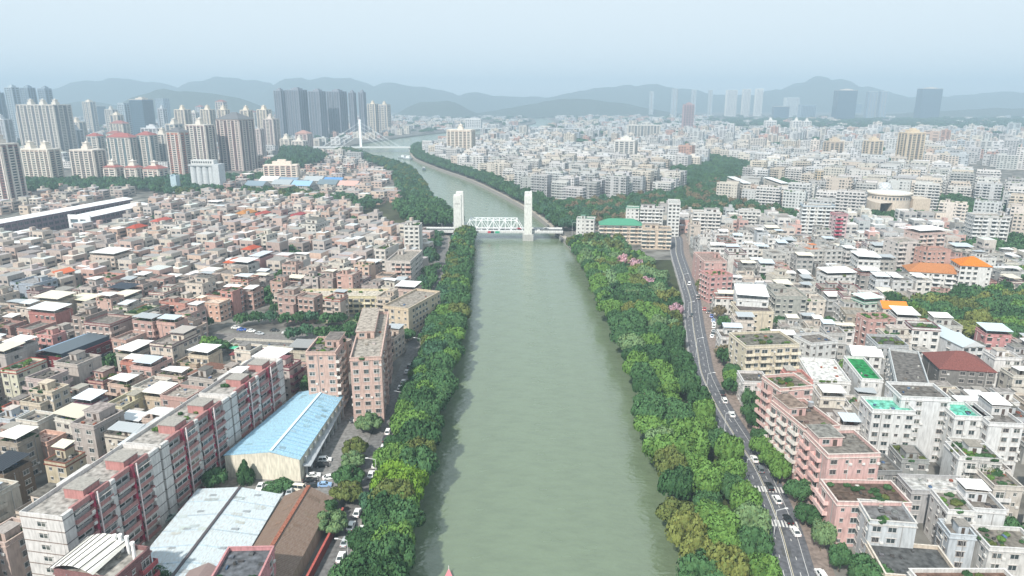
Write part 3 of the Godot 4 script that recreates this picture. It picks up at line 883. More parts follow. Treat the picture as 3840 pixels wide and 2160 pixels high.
func hills():
	var b := MB.new()
	var f := FastNoiseLite.new()
	f.seed = 8; f.frequency = .0022; f.fractal_octaves = 5
	var f2 := FastNoiseLite.new()
	f2.seed = 18; f2.frequency = .018; f2.fractal_octaves = 3
	var nx := 330; var nz := 100
	var X0 := -6900.0; var X1 := 7400.0; var Z0 := -3500.0; var Z1 := -7400.0
	for j in nz + 1:
		for i in nx + 1:
			var x := lerpf(X0, X1, float(i) / nx); var z := lerpf(Z0, Z1, float(j) / nz)
			var h := 0.0
			for q in HILLS:
				var g: float = q[2] * exp(-pow((x - q[0]) / q[3], 2.0) - pow((z - q[1]) / q[4], 2.0))
				h = pow(pow(h, 3.2) + pow(maxf(g * .93, 0.0), 3.2), 1 / 3.2)
			h *= 1.0 + .16 * f.get_noise_2d(x * .5, z * .5) + .10 * f.get_noise_2d(x * 1.7, z * 1.7)
			if h > 4: h += 5.0 * f2.get_noise_2d(x, z)
			b.v.append(Vector3(x, h - 3.0, z)); b.c.append(Color(.085, .115, .09)); b.n.append(Vector3.UP)
	for j in nz:
		for i in nx:
			var k := j * (nx + 1) + i
			if maxf(maxf(b.v[k].y, b.v[k + 1].y), maxf(b.v[k + nx + 1].y, b.v[k + nx + 2].y)) < 0.0: continue
			b.ix.append(k); b.ix.append(k + nx + 1); b.ix.append(k + nx + 2)
			b.ix.append(k); b.ix.append(k + nx + 2); b.ix.append(k + 1)
	for i in range(0, b.ix.size(), 3):
		var A := b.v[b.ix[i]]; var nn := (b.v[b.ix[i + 2]] - A).cross(b.v[b.ix[i + 1]] - A)
		if nn.y < 0: nn = -nn
		for k in 3: b.n[b.ix[i + k]] += nn
	for i in b.n.size(): b.n[i] = (b.n[i] - Vector3.UP).normalized() if (b.n[i] - Vector3.UP).length() > 0 else Vector3.UP
	struct("hills", b.mesh(M.hill))
const ZC := [156.0, 188.0]

# ---------------------------------------------------------------- single buildings
func terrace_block(x: float, z: float, which: int):
	# pink balcony block: origin at the near corner, runs back along -z, balconies face +x
	var L := 33.4; var D := 10.5; var fl := 7; var h := fl * FH
	var t := thing("terrace_block", ["nearest pink balconied terrace block with white stair panels, beside the pale blue shed", "middle pink balconied terrace block with rooftop plants, between its two twins", "farthest pink balconied terrace block, beside the blue ribbed shed"][which], "apartment block", Vector3(x, 0, z), -10.4 * DEG, "pink balconied terrace blocks in a row")
	take(x - D / 2 * cos(-10.4 * DEG) + sin(10.4 * DEG) * L / 2, z - L / 2, D, L, -10.4 * DEG)
	var grey := hx("d4d3d2"); var pink := hx("b08482"); var b := MB.new()
	b.bx(-D, -.3, -L, 0, h, 0, grey)
	for q in [[0, 3.2], [15.2, 16.8], [29.4, L]]:
		b.bx(0, 0, -q[1], .9, h + 1.1, -q[0] - .06, grey)
		for f in range(1, fl + 1): b.bx(.9, f * FH - .14, -q[1] - .02, .96, f * FH + .08, -q[0], Color(.2, .19, .19), true)
	b.bx(-D, h, -.25, .9, h + 1.1, 0, grey); b.bx(-D, h, -L, .9, h + 1.1, -L + .25, grey); b.bx(-D, h, -L + .25, -D + .25, h + 1.1, -.25, grey)
	b.bx(-D - 1.2, 0, -22, -D - .01, h + 1.0, -12, grey)
	for f in range(1, fl + 1): b.bx(-D - .05, f * FH - .14, -.02, .94, f * FH + .08, .05, Color(.25, .2, .18), true)
	pm("wall", b, M.wall, t)
	var g := MB.new()
	g.bx(-D + .25, h + .01, -L + .25, -.05, h + .07, -.25, hx("bcbab6"))
	pm("roof", g, M.roof, t)
	for q in [[3.2, 9.0], [10.0, 15.2], [16.8, 22.6], [23.6, 29.4]]:
		var pb := MB.new()
		pb.bx(-.3, h, -q[1], .5, h + 1.3, -q[0], pink)
		pm("parapet", pb, M.wall, t)
		for f in range(0, fl):
			var k := MB.new()
			var y := f * FH
			k.bx(.01, y - .15, -q[1], 1.35, y, -q[0], grey, true)
			k.bx(1.2, y, -q[1], 1.4, y + 1.1, -q[0], vary(pink, .06))
			k.bx(.01, y, -q[1], 1.2, y + 1.1, -q[1] + .12, pink); k.bx(.01, y, -q[0] - .12, 1.2, y + 1.1, -q[0], pink)
			if rng.randf() < .5: k.bx(1.2, y + 2.4, -q[1] + .1, 1.3, y + 2.95, -q[0] - .1, hx("c6c3bf"))
			pm("balcony", k, M.wall, t)
			var m := part("window", winmesh[[0, 1, 0][(f + which) % 3]], t)
			m.position = Vector3(.03 if rng.randf() < .5 else 1.2, y + 1.8, -(q[0] + q[1]) / 2)
			m.rotation.y = PI / 2
			m.scale = Vector3(q[1] - q[0] - .8, 1.3, .4)
			if rng.randf() < .35: 
				var ac := MB.new()
				ac.bc(1.7, y + .5, -q[1] + 1.0, .4, .6, .85, Color(.6, .6, .58))
				pm("air_conditioner", ac, M.paint, t)
	for s in [9.5, 23.1]:
		var r := MB.new()
		r.bx(.01, 0, -s - .5, .9, h + 1.3, -s + .5, hx("a0505f"))
		for f in fl: r.bx(.9, f * FH + .6, -s - .4, 1.0, f * FH + 2.1, -s + .4, hx("b03a58"))
		pm("stair_shaft", r, M.wall, t)
		var p := MB.new()
		p.bx(1.45, 0, -s - .75, 1.7, h + 1.6, -s - .5, hx("dcd2d2"))
		pm("post", p, M.paint, t)
		var hb := MB.new()
		hb.bx(-6, h + .07, -s - 4, -.6, h + 2.7, -s + 1.2, hx("b88784"))
		hb.bx(-6.2, h + 2.7, -s - 4.2, -.4, h + 2.9, -s + 1.4, hx("a5a29d"), true)
		pm("stair_hut", hb, M.wall, t)
	if which == 0:
		for f in range(1, fl):
			var m := part("window", winmesh[1], t)
			m.position = Vector3(-5, f * FH + 1.6, .03); m.scale = Vector3(2.4, 1.4, .45)
	else: roof_garden(t, -D + 1, -2, -L + 3, -8, h + .07, 9)
	if which == 2: awning(t, -9, -4, -20, -14, h + .07, 2.4, hx("f2f2f0"))
func shed(called: String, label: String, c: Array, eave: float, ridge: float, ra: Vector2, rb: Vector2, wallc: Color, roofc: Color, ribs: float, cat := "shed") -> Node3D:
	# corners: near west, near east, far east, far west; ra and rb are the ridge ends
	var o := Vector3(c[0][0], 0, c[0][1])
	var t := thing(called, label, cat, o)
	var P := []
	for q in c: P.append(Vector3(q[0], 0, q[1]) - o)
	var A := V(ra, ridge) - o; var B := V(rb, ridge) - o
	var up := Vector3(0, eave, 0)
	var w := MB.new()
	w.quad(P[0], P[1], P[1] + up, P[0] + up, wallc); w.tri(P[0] + up, P[1] + up, A - (A - P[0] - up).normalized() * .2, wallc)
	w.quad(P[1], P[2], P[2] + up, P[1] + up, wallc); w.quad(P[2], P[3], P[3] + up, P[2] + up, wallc); w.tri(P[2] + up, P[3] + up, B, wallc); w.quad(P[3], P[0], P[0] + up, P[3] + up, wallc)
	pm("wall", w, M.wall, t)
	var th := Vector3(0, .18, 0)
	for s in 2:
		var e0: Vector3 = P[0] + up if s == 0 else P[1] + up
		var e1: Vector3 = P[3] + up if s == 0 else P[2] + up
		e0 += (e0 - A) * .03; e1 += (e1 - B) * .03
		var r := MB.new()
		if s == 0:
			r.quad(e0 + th, A + th, B + th, e1 + th, roofc); r.quad(e0, e0 + th, e1 + th, e1, roofc)
			r.quad(e0, A, A + th, e0 + th, roofc)
		else:
			r.quad(A + th, e0 + th, e1 + th, B + th, roofc); r.quad(e0 + th, e0, e1, e1 + th, roofc)
			r.quad(A, e0, e0 + th, A + th, roofc)
		var n := int((e1 - e0).length() / ribs)
		var thick := .12 if ribs < 1.0 else .45
		for k in range(1, n):
			var f := float(k) / n
			r.bar(e0.lerp(e1, f) + th, A.lerp(B, f) + th, thick, vary(Color(roofc.r * .78, roofc.g * .84, roofc.b * .9), .1), .1)
		var rs := pm("roof_slope", r, M.old_tin, t)
		for k in 9:      # patched and stained sheets
			var f := rng.randf_range(.04, .9); var g := rng.randf_range(.05, .8)
			var q := MB.new()
			var a0 := e0.lerp(e1, f).lerp(A.lerp(B, f), g); var a1 := e0.lerp(e1, f + .03).lerp(A.lerp(B, f + .03), g)
			var b0 := e0.lerp(e1, f).lerp(A.lerp(B, f), minf(1, g + .22)); var b1 := e0.lerp(e1, f + .03).lerp(A.lerp(B, f + .03), minf(1, g + .22))
			var lift := th + Vector3(0, .07, 0)
			var pc := vary(Color(roofc.r * .8, roofc.g * .78, roofc.b * .74), .2)
			if s == 0: q.quad(a0 + lift, b0 + lift, b1 + lift, a1 + lift, pc)
			else: q.quad(b0 + lift, a0 + lift, a1 + lift, b1 + lift, pc)
			pm("sheet_patch", q, M.old_tin, rs)
	return t
func long_hall(x: float, z: float, w: float, L: float, rotd: float, h: float, wallc: Color, label: String, white_front := false):
	var t := thing("factory_hall", label, "hall", Vector3(x, 0, z), rotd * DEG)
	take(x, z, w, L, rotd * DEG)
	var b := MB.new()
	b.bx(-w / 2, -.2, -L / 2, w / 2, h, L / 2, wallc)
	for k in int(L / 6.0):
		var zz := -L / 2 + k * 6.0
		b.bx(w / 2, 0, zz, w / 2 + .5, h, zz + .7, Color(wallc.r * 1.15, wallc.g * 1.15, wallc.b * 1.15))
	pm("wall", b, M.wall, t)
	var r := MB.new()
	var seg := 8
	for k in seg:      # shallow curved roof
		var a := -1.0 + 2.0 * k / seg; var e := -1.0 + 2.0 * (k + 1) / seg
		var y0 := h + 1.4 * (1 - a * a) + .02; var y1 := h + 1.4 * (1 - e * e) + .02
		r.quad(Vector3(a * (w / 2 + .6), y0, L / 2 + .5), Vector3(e * (w / 2 + .6), y1, L / 2 + .5), Vector3(e * (w / 2 + .6), y1, -L / 2 - .5), Vector3(a * (w / 2 + .6), y0, -L / 2 - .5), hx("f2f4f6"))
		r.quad(Vector3(a * (w / 2 + .6), h - .3, L / 2 + .5), Vector3(e * (w / 2 + .6), h - .3, L / 2 + .5), Vector3(e * (w / 2 + .6), y1, L / 2 + .5), Vector3(a * (w / 2 + .6), y0, L / 2 + .5), hx("f2f4f6"))
	r.quad(Vector3(w / 2 + .6, h - .3, L / 2 + .5), Vector3(w / 2 + .6, h - .3, -L / 2 - .5), Vector3(w / 2 + .6, h + .02, -L / 2 - .5), Vector3(w / 2 + .6, h + .02, L / 2 + .5), hx("f2f4f6"))
	pm("roof", r, M.tin, t)
	var g := MB.new()
	for k in int(L / 6.0):
		var zz := -L / 2 + k * 6.0 + .9
		for f in int(h / 4.5):
			g.bx(w / 2 + .01, f * 4.5 + 1.2, zz + .5, w / 2 + .12, f * 4.5 + 3.6, zz + 2.3, Color(.05, .06, .075)); g.bx(w / 2 + .01, f * 4.5 + 1.2, zz + 2.7, w / 2 + .12, f * 4.5 + 3.6, zz + 4.5, Color(.07, .08, .09))
	pm("windows", g, M.glass, t, "stuff")
	if white_front:
		var f := MB.new()
		var wf := hx("eef0f2")
		f.bx(-w / 2 - .6, 0, L / 2 + .55, w / 2 + .7, h * .3, L / 2 + 1.4, wf)
		f.bx(-w / 2 - .6, h * .3, L / 2 + .55, -w / 2 + 1.6, h + 1.8, L / 2 + 1.4, wf); f.bx(w / 2 - 4.2, h * .3, L / 2 + .55, w / 2 + .7, h + 1.8, L / 2 + 1.4, wf); f.bx(-1.2, h * .3, L / 2 + .55, .8, h + 1.8, L / 2 + 1.4, wf)
		f.bx(-w / 2 + 1.6, h * .84, L / 2 + .55, -1.2, h + 1.8, L / 2 + 1.4, wf); f.bx(.8, h * .84, L / 2 + .55, w / 2 - 4.2, h + 1.8, L / 2 + 1.4, wf)
		f.bx(-w / 2 + 1.6, h * .5, L / 2 + .55, w / 2 - 4.2, h * .6, L / 2 + 1.4, wf)
		pm("arcade_front", f, M.wall, t)
		var gg := MB.new()
		gg.bx(-w / 2 + 1.6, h * .3, L / 2 + .02, w / 2 - 4.2, h * .84, L / 2 + .5, Color(.12, .17, .2))
		pm("glazing", gg, M.glass, t)
func landmarks():
	for k in 3: terrace_block(-103.6 + 6.2 * k, -139.4 - 33.6 * k, k)
	var bs := shed("blue_shed", "big shed with sky blue ribbed roof and white gable beside the car park", [[-89.5, -195], [-65.5, -192.5], [-63.2, -240], [-80.5, -243.5]], 7.5, 9.6, Vector2(-74.5, -193.3), Vector2(-70.5, -241.5), hx("e6e2d2"), hx("a6d6f4"), 2.2)
	take(-75, -217, 22, 50, 0)
	var rc := MB.new()
	rc.bar(Vector3(15, 9.95, 1.2), Vector3(19, 9.95, -46.2), .9, hx("d8eefa"), .1)
	pm("ridge_cap", rc, M.tin, bs)
	for k in 10:
		var pz := -1.0 - k * 4.6
		var px := 24.4 + .048 * pz * -1.0 * .9
		var q := MB.new()
		q.bx(px + .05, 0, pz - 3.4, px + .25, 4.2, pz - .5, Color(.06, .07, .08))
		pm("loading_bay", q, M.dark, bs)
		var q2 := MB.new()
		q2.bx(px + .05, 0, pz - .45, px + .7, 6.8, pz + .15, hx("b9bdc0"))
		pm("pillar", q2, M.wall, bs)
	var cn := MB.new()
	cn.bx(24.3, 4.4, -47, 27, 4.7, 1, hx("a9b0b6"), true)
	pm("canopy", cn, M.tin, bs)
	var ls := shed("pale_blue_shed", "wide low shed with pale blue sheet roof and dark ridge vent", [[-91.5, -138], [-66.5, -138], [-66.3, -176.8], [-91, -179.6]], 5.2, 6.6, Vector2(-79.6, -138), Vector2(-78.3, -178.2), hx("d9d6cc"), hx("cfe3f0"), 6.0)
	take(-79, -158, 25, 42, 0)
	var rv := MB.new()
	rv.bar(Vector3(11.9, 6.95, 0), Vector3(13.2, 6.95, -40), .7, Color(.09, .08, .09), .3)
	pm("ridge_vent", rv, M.dark, ls)
	for s in [-6.2, 6.2]:
		for k in 5:
			var q := MB.new()
			q.bc(12.5 + s + k * .1, 6.12, -5 - k * 8.0, 1.9, .12, .9, Color(.3, .33, .35))
			pm("skylight", q, M.tin, ls)
	var ts := shed("brown_tiled_shed", "long old shed with dark brown tile roof and rusty ridge", [[-67.2, -130], [-53.2, -130], [-51.2, -176], [-65.2, -177]], 4.6, 8.0, Vector2(-60.2, -130), Vector2(-58, -176.5), hx("b3a18f"), hx("948479"), .55)
	take(-59, -153, 14, 48, 0)
	var rr := MB.new()
	rr.bar(Vector3(7, 8.3, 0), Vector3(9.2, 8.3, -46.5), 1.0, hx("a9705c"), .25)
	pm("ridge_cap", rr, M.tile, ts)
	var fw := thing("boundary_wall", "dull red boundary wall between brown tiled shed and river road", "wall", Vector3(-50.2, 0, -140))
	var q := MB.new()
	q.bar(Vector3(0, 1.3, 0), Vector3(2.2, 1.3, -34), .4, hx("8d4a47"), 2.6)
	pm("wall", q, M.wall, fw)
	var pb := MB.new()
	pb.bar(Vector3(0, 2.7, 0), Vector3(2.2, 2.7, -34), .6, hx("b56058"), .2)
	pm("coping", pb, M.wall, fw)
	house(-61.0, -135.6, 10.5, 11.5, 2, 4, hx("e0a4a8"), opt("r=70757c trim=d9a0a2"), "pink building with sunken grey roof at the end of the brown tiled shed", "pink_building", "house")
	house(-70.5, -131.5, 8.5, 12, -4, 3, hx("b9ada2"), opt("gable=8f7f7c"), "low shed with faded brown sheets next to the pink building", "sheet_roof_shed", "shed")
	var mh := house(-90.8, -133.0, 15, 11, -12, 5, hx("9a7474"), opt("r=b9b7b1 balr=a0555a full"), "brown pink house with white membrane roof and white flue pipes", "membrane_roof_house", "house")
	var mm := MB.new()
	for k in 14:
		var a := k / 14.0; var e := (k + 1) / 14.0
		var f := func(s: float, zz: float) -> Vector3: return Vector3(-7.8 + s * 11.0, 16.9 + sin(s * PI * .8 + .3) * 2.1 + zz * -.05, zz)
		mm.quad(f.call(a, 6.2), f.call(e, 6.2), f.call(e, -4.6), f.call(a, -4.6), hx("f3f2ec") if k % 3 != 1 else hx("c9c8c2"))
		if k % 2 == 0: mm.bar(f.call(a, 6.2) + Vector3(0, .05, 0), f.call(e, -4.6) + Vector3(0, .05, 0), .16, Color(.06, .06, .06))
	pm("membrane_roof", mm, M.tin, mh)
	for c in [[.5, -3.5], [1.6, -3.9], [3.6, -3.6], [6.4, -2.0]]:
		var p := MB.new()
		p.cyl(c[0], c[1], 15.6, 20.0, .38, .38, hx("eeeeec"), 10); p.cyl(c[0], c[1], 19.6, 20.1, .5, .5, hx("eeeeec"), 10)
		pm("flue_pipe", p, M.paint, mh)
	# red brick and dark steel hall
	var rs := house(-190.5, -285.2, 15.5, 24, -17, 3, hx("8e4448"), opt("r=4a545e trim=8e4448"), "red brick hall with dark steel mansard roof and small windows", "brick_steel_hall", "hall")
	var ms := MB.new()
	var dk := hx("44505c")
	ms.quad(Vector3(8.2, 3.2, 12), Vector3(8.2, 3.2, -12), Vector3(6.6, 12.2, -12), Vector3(6.6, 12.2, 12), dk)
	ms.quad(Vector3(6.6, 12.2, 12), Vector3(6.6, 12.2, -12), Vector3(-4, 12.6, -12), Vector3(-4, 12.6, 12), hx("59646c")); ms.quad(Vector3(-4, 12.6, 12), Vector3(-4, 12.6, -12), Vector3(-8, 11.4, -12), Vector3(-8, 11.4, 12), hx("8fb0cc"))
	ms.tri(Vector3(8.2, 3.2, 12), Vector3(6.6, 12.2, 12), Vector3(6.6, 3.2, 12), dk)
	pm("steel_mansard", ms, M.tin, rs)
	for k in 8:
		for f in 2:
			var m := part("window", winmesh[0], rs)
			m.position = Vector3(8.15 - f * .55, 4.6 + f * 3.1, 10 - k * 2.9); m.rotation.y = PI / 2; m.scale = Vector3(1.2, 1.5, .6)
	for k in 3:
		var m := part("window", winmesh[1], rs)
		m.position = Vector3(3.5, 2.0 + k * 3.2, 12.05); m.scale = Vector3(3.2, 1.2, .6)
	long_hall(-414, -640, 16, 150, -13, 15, hx("8d7b86"), "longest mauve factory hall with white curved roof behind the village")
	long_hall(-374, -646, 21, 78, -10, 14, hx("8d7b86"), "shorter mauve factory hall with white arcaded front", true)
	long_hall(-404, -540, 16, 60, -12, 9, hx("b9b4b2"), "low grey factory hall with white roof at the village edge")
	# market row and red tiled hall by the village street
	var mk := house(-117, -308.5, 33, 8, -8, 1, hx("dedbd0"), opt("r=8d8d8c full"), "long low market row with grey roof and green shop awning", "market_row", "market")
	awning(mk, -16, -8, 4, 6.4, .1, 2.6, hx("5fc9a2")); awning(mk, -8, 14, 4, 5.6, .1, 2.6, hx("d9dedb"))
	house(-117, -290.5, 13, 8, -4, 2, hx("d9c9bb"), opt("hip=8a4a4e"), "low hall under a dark red tiled roof in front of market row", "tiled_hall", "hall")
	house(-92, -293, 12, 9, -6, 2, hx("dcd6c6"), opt("tin=9a9c9c"), "low cream shed with grey sheet roof beside the market row", "grey_shed", "shed")
	# round theatre and dome school on the east side
	var th := thing("round_theatre", "round beige theatre with shallow grey disc roof and curved wing", "theatre", Vector3(394, 0, -726))
	take(394, -726, 46, 46, 0)
	var w := MB.new()
	w.cyl(0, 0, 0, 19, 20, 20, hx("d8cdbf"), 32); w.cyl(0, 0, 19, 20.2, 21.5, 21.5, hx("e4dccf"), 32)
	w.bx(18, 0, -6, 36, 15, 14, hx("d2c6b6"))
	for k in 10:      # curved wing sweeping away to the west
		var a := PI * (.92 + k * .045); var e := PI * (.92 + (k + 1) * .045)
		var p0 := Vector3(cos(a) * 52 + 22, 0, sin(a) * 52 + 26); var p1 := Vector3(cos(e) * 52 + 22, 0, sin(e) * 52 + 26)
		var i0 := Vector3(cos(a) * 38 + 22, 0, sin(a) * 38 + 26); var i1 := Vector3(cos(e) * 38 + 22, 0, sin(e) * 38 + 26)
		var u := Vector3(0, 14, 0)
		w.quad(p1, p0, p0 + u, p1 + u, hx("dccfbf")); w.quad(i0, i1, i1 + u, i0 + u, hx("dccfbf")); w.quad(p0 + u, i0 + u, i1 + u, p1 + u, hx("cfc4b6")); 
	pm("wall", w, M.wall, th)
	var rf := MB.new()
	rf.cyl(0, 0, 20.2, 22.0, 19, 6, hx("cfd4d6"), 32)
	pm("roof_disc", rf, M.tin, th)
	for k in 16:
		var m := part("window", winmesh[0], th)
		var a := PI * .08 + PI * .84 * k / 15.0
		m.position = Vector3(cos(a) * 20.05, 15.5, sin(a) * 20.05); m.rotation.y = PI / 2 - a; m.scale = Vector3(2.2, 2.6, .5)
	var dm := MB.new()
	for j in 6:
		for i in 20:
			var a0 := TAU * i / 20; var a1 := TAU * (i + 1) / 20; var b0 := PI / 2 * j / 6; var b1 := PI / 2 * (j + 1) / 6
			var f := func(a: float, bb: float) -> Vector3: return Vector3(10 + cos(a) * cos(bb) * 8, 19 + sin(bb) * 8, -30 + sin(a) * cos(bb) * 8)
			dm.quad(f.call(a1, b0), f.call(a0, b0), f.call(a0, b1), f.call(a1, b1), hx("c9ccce") if (i + j) % 2 else hx("a9b0b4"))
	dm.cyl(10, -30, 0, 19, 8, 8, hx("d8cdbf"), 20, false)
	pm("dome", dm, M.tin, th)
	house(432, -872, 46, 18, -4, 6, hx("ddd7c6"), opt("r=c9d3c8 bands full bal hut"), "cream green dome school with banded balconies above round theatre", "school_building", "school")
	house(400, -880, 22, 20, -4, 6, hx("e2dbc8"), opt("hut full r=b9b5aa"), "cream school wing next to the tan stair tower", "school_building", "school")
	house(268, -826, 9, 66, -1, 6, hx("e6e0d6"), opt("r=a9a7a2 ball full tin=dfe4e6"), "long white courtyard block with a thin roof canopy, west wing", "school_building", "school")
	house(311, -823, 9, 60, -1, 6, hx("e6e0d6"), opt("r=a9a7a2 full tin=e9eef0"), "long white courtyard block with a thin roof canopy, east wing", "school_building", "school")
	house(290, -812, 24, 12, -4, 5, hx("e9d5c8"), opt("r=8f8d86 bal full hut"), "cream and peach block closing the white courtyard wings", "school_building", "school")
	# silos
	var si := thing("grain_silo", "three pale concrete grain silos under a windowed head house", "silo", Vector3(-398, 0, -908), -10 * DEG)
	take(-398, -908, 40, 24, 0)
	for k in 4:
		var s := MB.new()
		s.cyl(-15 + k * 8.6, 0, 0, 30, 4.4, 4.4, hx("cfd6da"), 20)
		pm("silo_tube", s, M.wall, si)
	var hh := MB.new()
	hh.bx(-19.6, 30.02, -5, 16, 32, 5, hx("b9bfc2")); hh.bx(-15, 32.02, -4.5, 17, 38, 4.5, hx("d9dcdc")); hh.bx(15.5, 0, -8, 24, 33, 6, hx("cbd2d6"))
	pm("head_house", hh, M.wall, si)
	var hw := MB.new()
	for k in 9: hw.bx(-13.5 + k * 3.2, 34, 4.51, -11.6 + k * 3.2, 36.4, 4.6, Color(.06, .07, .08))
	pm("windows", hw, M.glass, si, "stuff")
	var ct := thing("concrete_tower", "slim pale blue concrete tower standing before the silos", "tower", Vector3(-424, 0, -880), -10 * DEG)
	var cm := MB.new()
	cm.bx(-4, 0, -4, 4, 20, 4, hx("b9d0da")); cm.bx(-4, 20, -4, -2, 22, 4, hx("b9d0da")); cm.bx(1, 20, -4, 4, 21.5, 4, hx("b9d0da"))
	pm("wall", cm, M.wall, ct)
	# industrial sheds between silos and river
	for k in 9:
		var x := -330.0 + (k % 5) * 30.0; var z := -905.0 - int(k / 5.0) * 40.0 - (k % 2) * 14.0
		var rcol: String = ["7d8f9c", "a0a8ac", "8fb4d4", "6f7f88", "c9a49a", "d8dcdc", "7f95a8", "a8b0b4", "5f8fc0"][k]
		house(x, z, 26, 20, -12, 2, hx("c4c4c0"), opt("gable=" + rcol), ["slate grey", "light grey", "pale blue", "dark grey", "dusty red", "white", "blue grey", "silver grey", "blue"][k] + " gabled industrial shed between silos and river trees", "industrial_shed", "shed", "industrial sheds by the silos")
	# sign on the cream office block
# ---------------------------------------------------------------- bridges, boats
func bridges():
	var t := thing("lift_bridge", "white steel truss lift bridge with pale concrete towers across the river", "bridge", Vector3(-16, 0, -598), -1.5 * DEG)
	var dc := MB.new()
	var con := hx("c9cccd")
	dc.bx(-66, 2.6, -8, 60, 3.9, 8, con, true)
	dc.bx(-66, 3.9, 7.6, 60, 4.9, 8, hx("dfe2e2")); dc.bx(-66, 3.9, -8, 60, 4.9, -7.6, hx("dfe2e2"))
	pm("deck", dc, M.wall, t)
	var rd := MB.new()
	rd.bx(-66, 3.9, -5, 60, 3.93, 5, Color(.16, .165, .17))
	pm("roadway", rd, M.asphalt, t)
	for s in [-1, 1]:
		for f in [-1, 1]:
			var p := MB.new()
			var x: float = s * 30.0
			p.bx(x - 3.3, -5, f * 10.5 - 2.6, x + 3.3, 35, f * 10.5 + 2.6, hx("dcdfdc"))
			p.bx(x - 3.0, 35.01, f * 10.5 - 2.3, x + 3.0, 36, f * 10.5 + 2.3, hx("e6e8e4"))
			p.bx(x - 2.2, 28, f * 10.5 + 2.6, x + 2.2, 29, f * 10.5 + 2.68, hx("b9bcb8"))
			pm("tower", p, M.wall, t)
		var pr := MB.new()
		pr.bx(s * 30.0 - 4.6, -8, -14, s * 30.0 + 4.6, 2.5, 14, hx("b4b6b4"))
		pm("pier", pr, M.wall, t)
	var white := hx("eef2f5")
	for f in [-6.2, 6.2]:
		var top := []
		var bot := []
		for k in 11:
			bot.append(Vector3(-25.5 + k * 5.1, 4.6, f))
			top.append(Vector3(-25.5 + k * 5.1, 4.6 + (0.0 if k == 0 or k == 10 else 8.9), f))
		for k in 10:
			var a := MB.new()
			a.bar(top[k], top[k + 1], .45, white); pm("top_chord", a, M.paint, t)
			a = MB.new(); a.bar(bot[k], bot[k + 1], .45, white); pm("bottom_chord", a, M.paint, t)
			if k > 0:
				a = MB.new(); a.bar(bot[k], top[k], .3, white); pm("vertical", a, M.paint, t)
				if true:
					a = MB.new()
					if k % 2 == 1: a.bar(top[k], bot[k + 1], .36, white)
					elif k < 9: a.bar(bot[k], top[k + 1], .36, white)
					else: a.bar(bot[k], top[k], .45, white)
					pm("diagonal", a, M.paint, t)
	for k in range(1, 10):
		var a := MB.new()
		var x := -25.5 + k * 5.1
		var y := 13.5
		a.bar(Vector3(x, y, -6.2), Vector3(x, y, 6.2), .45, white)
		if k < 9: a.bar(Vector3(x, y, -6.2), Vector3(x + 5.1, y, 6.2), .25, white)
		pm("cross_brace", a, M.paint, t)
	for c in [[-3.4, "b03a4a"], [-.6, "20242a"], [3.0, "2f9a78"]]:
		var a := MB.new()
		a.bx(c[0] - 1.3, 2.7, 8.05, c[0] + 1.3 + (1.2 if c[0] > 1 else 0.0), 4.3, 8.3, hx(c[1]))
		pm("sign_panel", a, M.paint, t)
	# cable-stayed bridge far up the river
	var c := thing("cable_stayed_bridge", "white single pylon cable stayed bridge far up the river", "bridge", Vector3(-312, 0, -1610), 0)
	var d := MB.new()
	d.bx(-170, 5.2, -9, 110, 7.6, 9, hx("d3d8da"), true)
	pm("deck", d, M.wall, c)
	d = MB.new()
	d.bx(-34, -6, -3, -28.5, 5.2, 3, con); d.bx(-33.6, 7.6, -2.4, -29, 68, 2.4, hx("f0f3f5"))
	pm("pylon", d, M.paint, c)
	d = MB.new()
	d.bx(78, -6, -5, 82, 5.2, 5, con); pm("pier", d, M.wall, c)
	for s in [-1, 1]:
		for k in 4:
			for f in [-8.0, 8.0]:
				d = MB.new()
				d.bar(Vector3(-31.3, 62 - k * 9, 0), Vector3(-31.3 + s * (88 - k * 14), 7.6, f), .32, hx("dfe6ea"))
				pm("cable", d, M.paint, c)
	var b2 := thing("girder_bridge", "low grey road bridge behind the cable stayed bridge", "bridge", Vector3(-110, 0, -2560), 0)
	d = MB.new()
	d.bx(-160, 7, -9, 420, 10, 9, hx("c6ccd0"), true)
	pm("deck", d, M.wall, b2)
	for k in 7:
		d = MB.new()
		d.bx(-140 + k * 80, -6, -3, -135 + k * 80, 7, 3, con)
		pm("pier", d, M.wall, b2)
	# boats
	var rb := boat("red_boat", "bright red boat whose bow enters at the bottom of the frame", Vector3(-15.8, -3, -146.0), .06, 15, 2.6, hx("c01838"), hx("d8305a"))
	boat("work_barge", "grey work barge with white cabin by the promenade steps", Vector3(-208, -3, -1398), .9, 26, 8, hx("8f9aa0"), hx("d9dee0"))
	boat("work_barge", "second barge with an arched roof beside the grey barge", Vector3(-222, -3, -1424), 1.1, 20, 7, hx("7f8a90"), hx("cfd6da"))
	boat("ferry_boat", "dark small ferry boat midstream below the cable bridge", Vector3(-150, -3, -1190), .3, 18, 5, hx("4a5660"), hx("6f7d86"))
	boat("rowing_boat", "tiny dark boat on the water just below the lift bridge", Vector3(-34, -3, -548), .4, 4.5, 1.3, hx("2a3034"), hx("3a4044"))
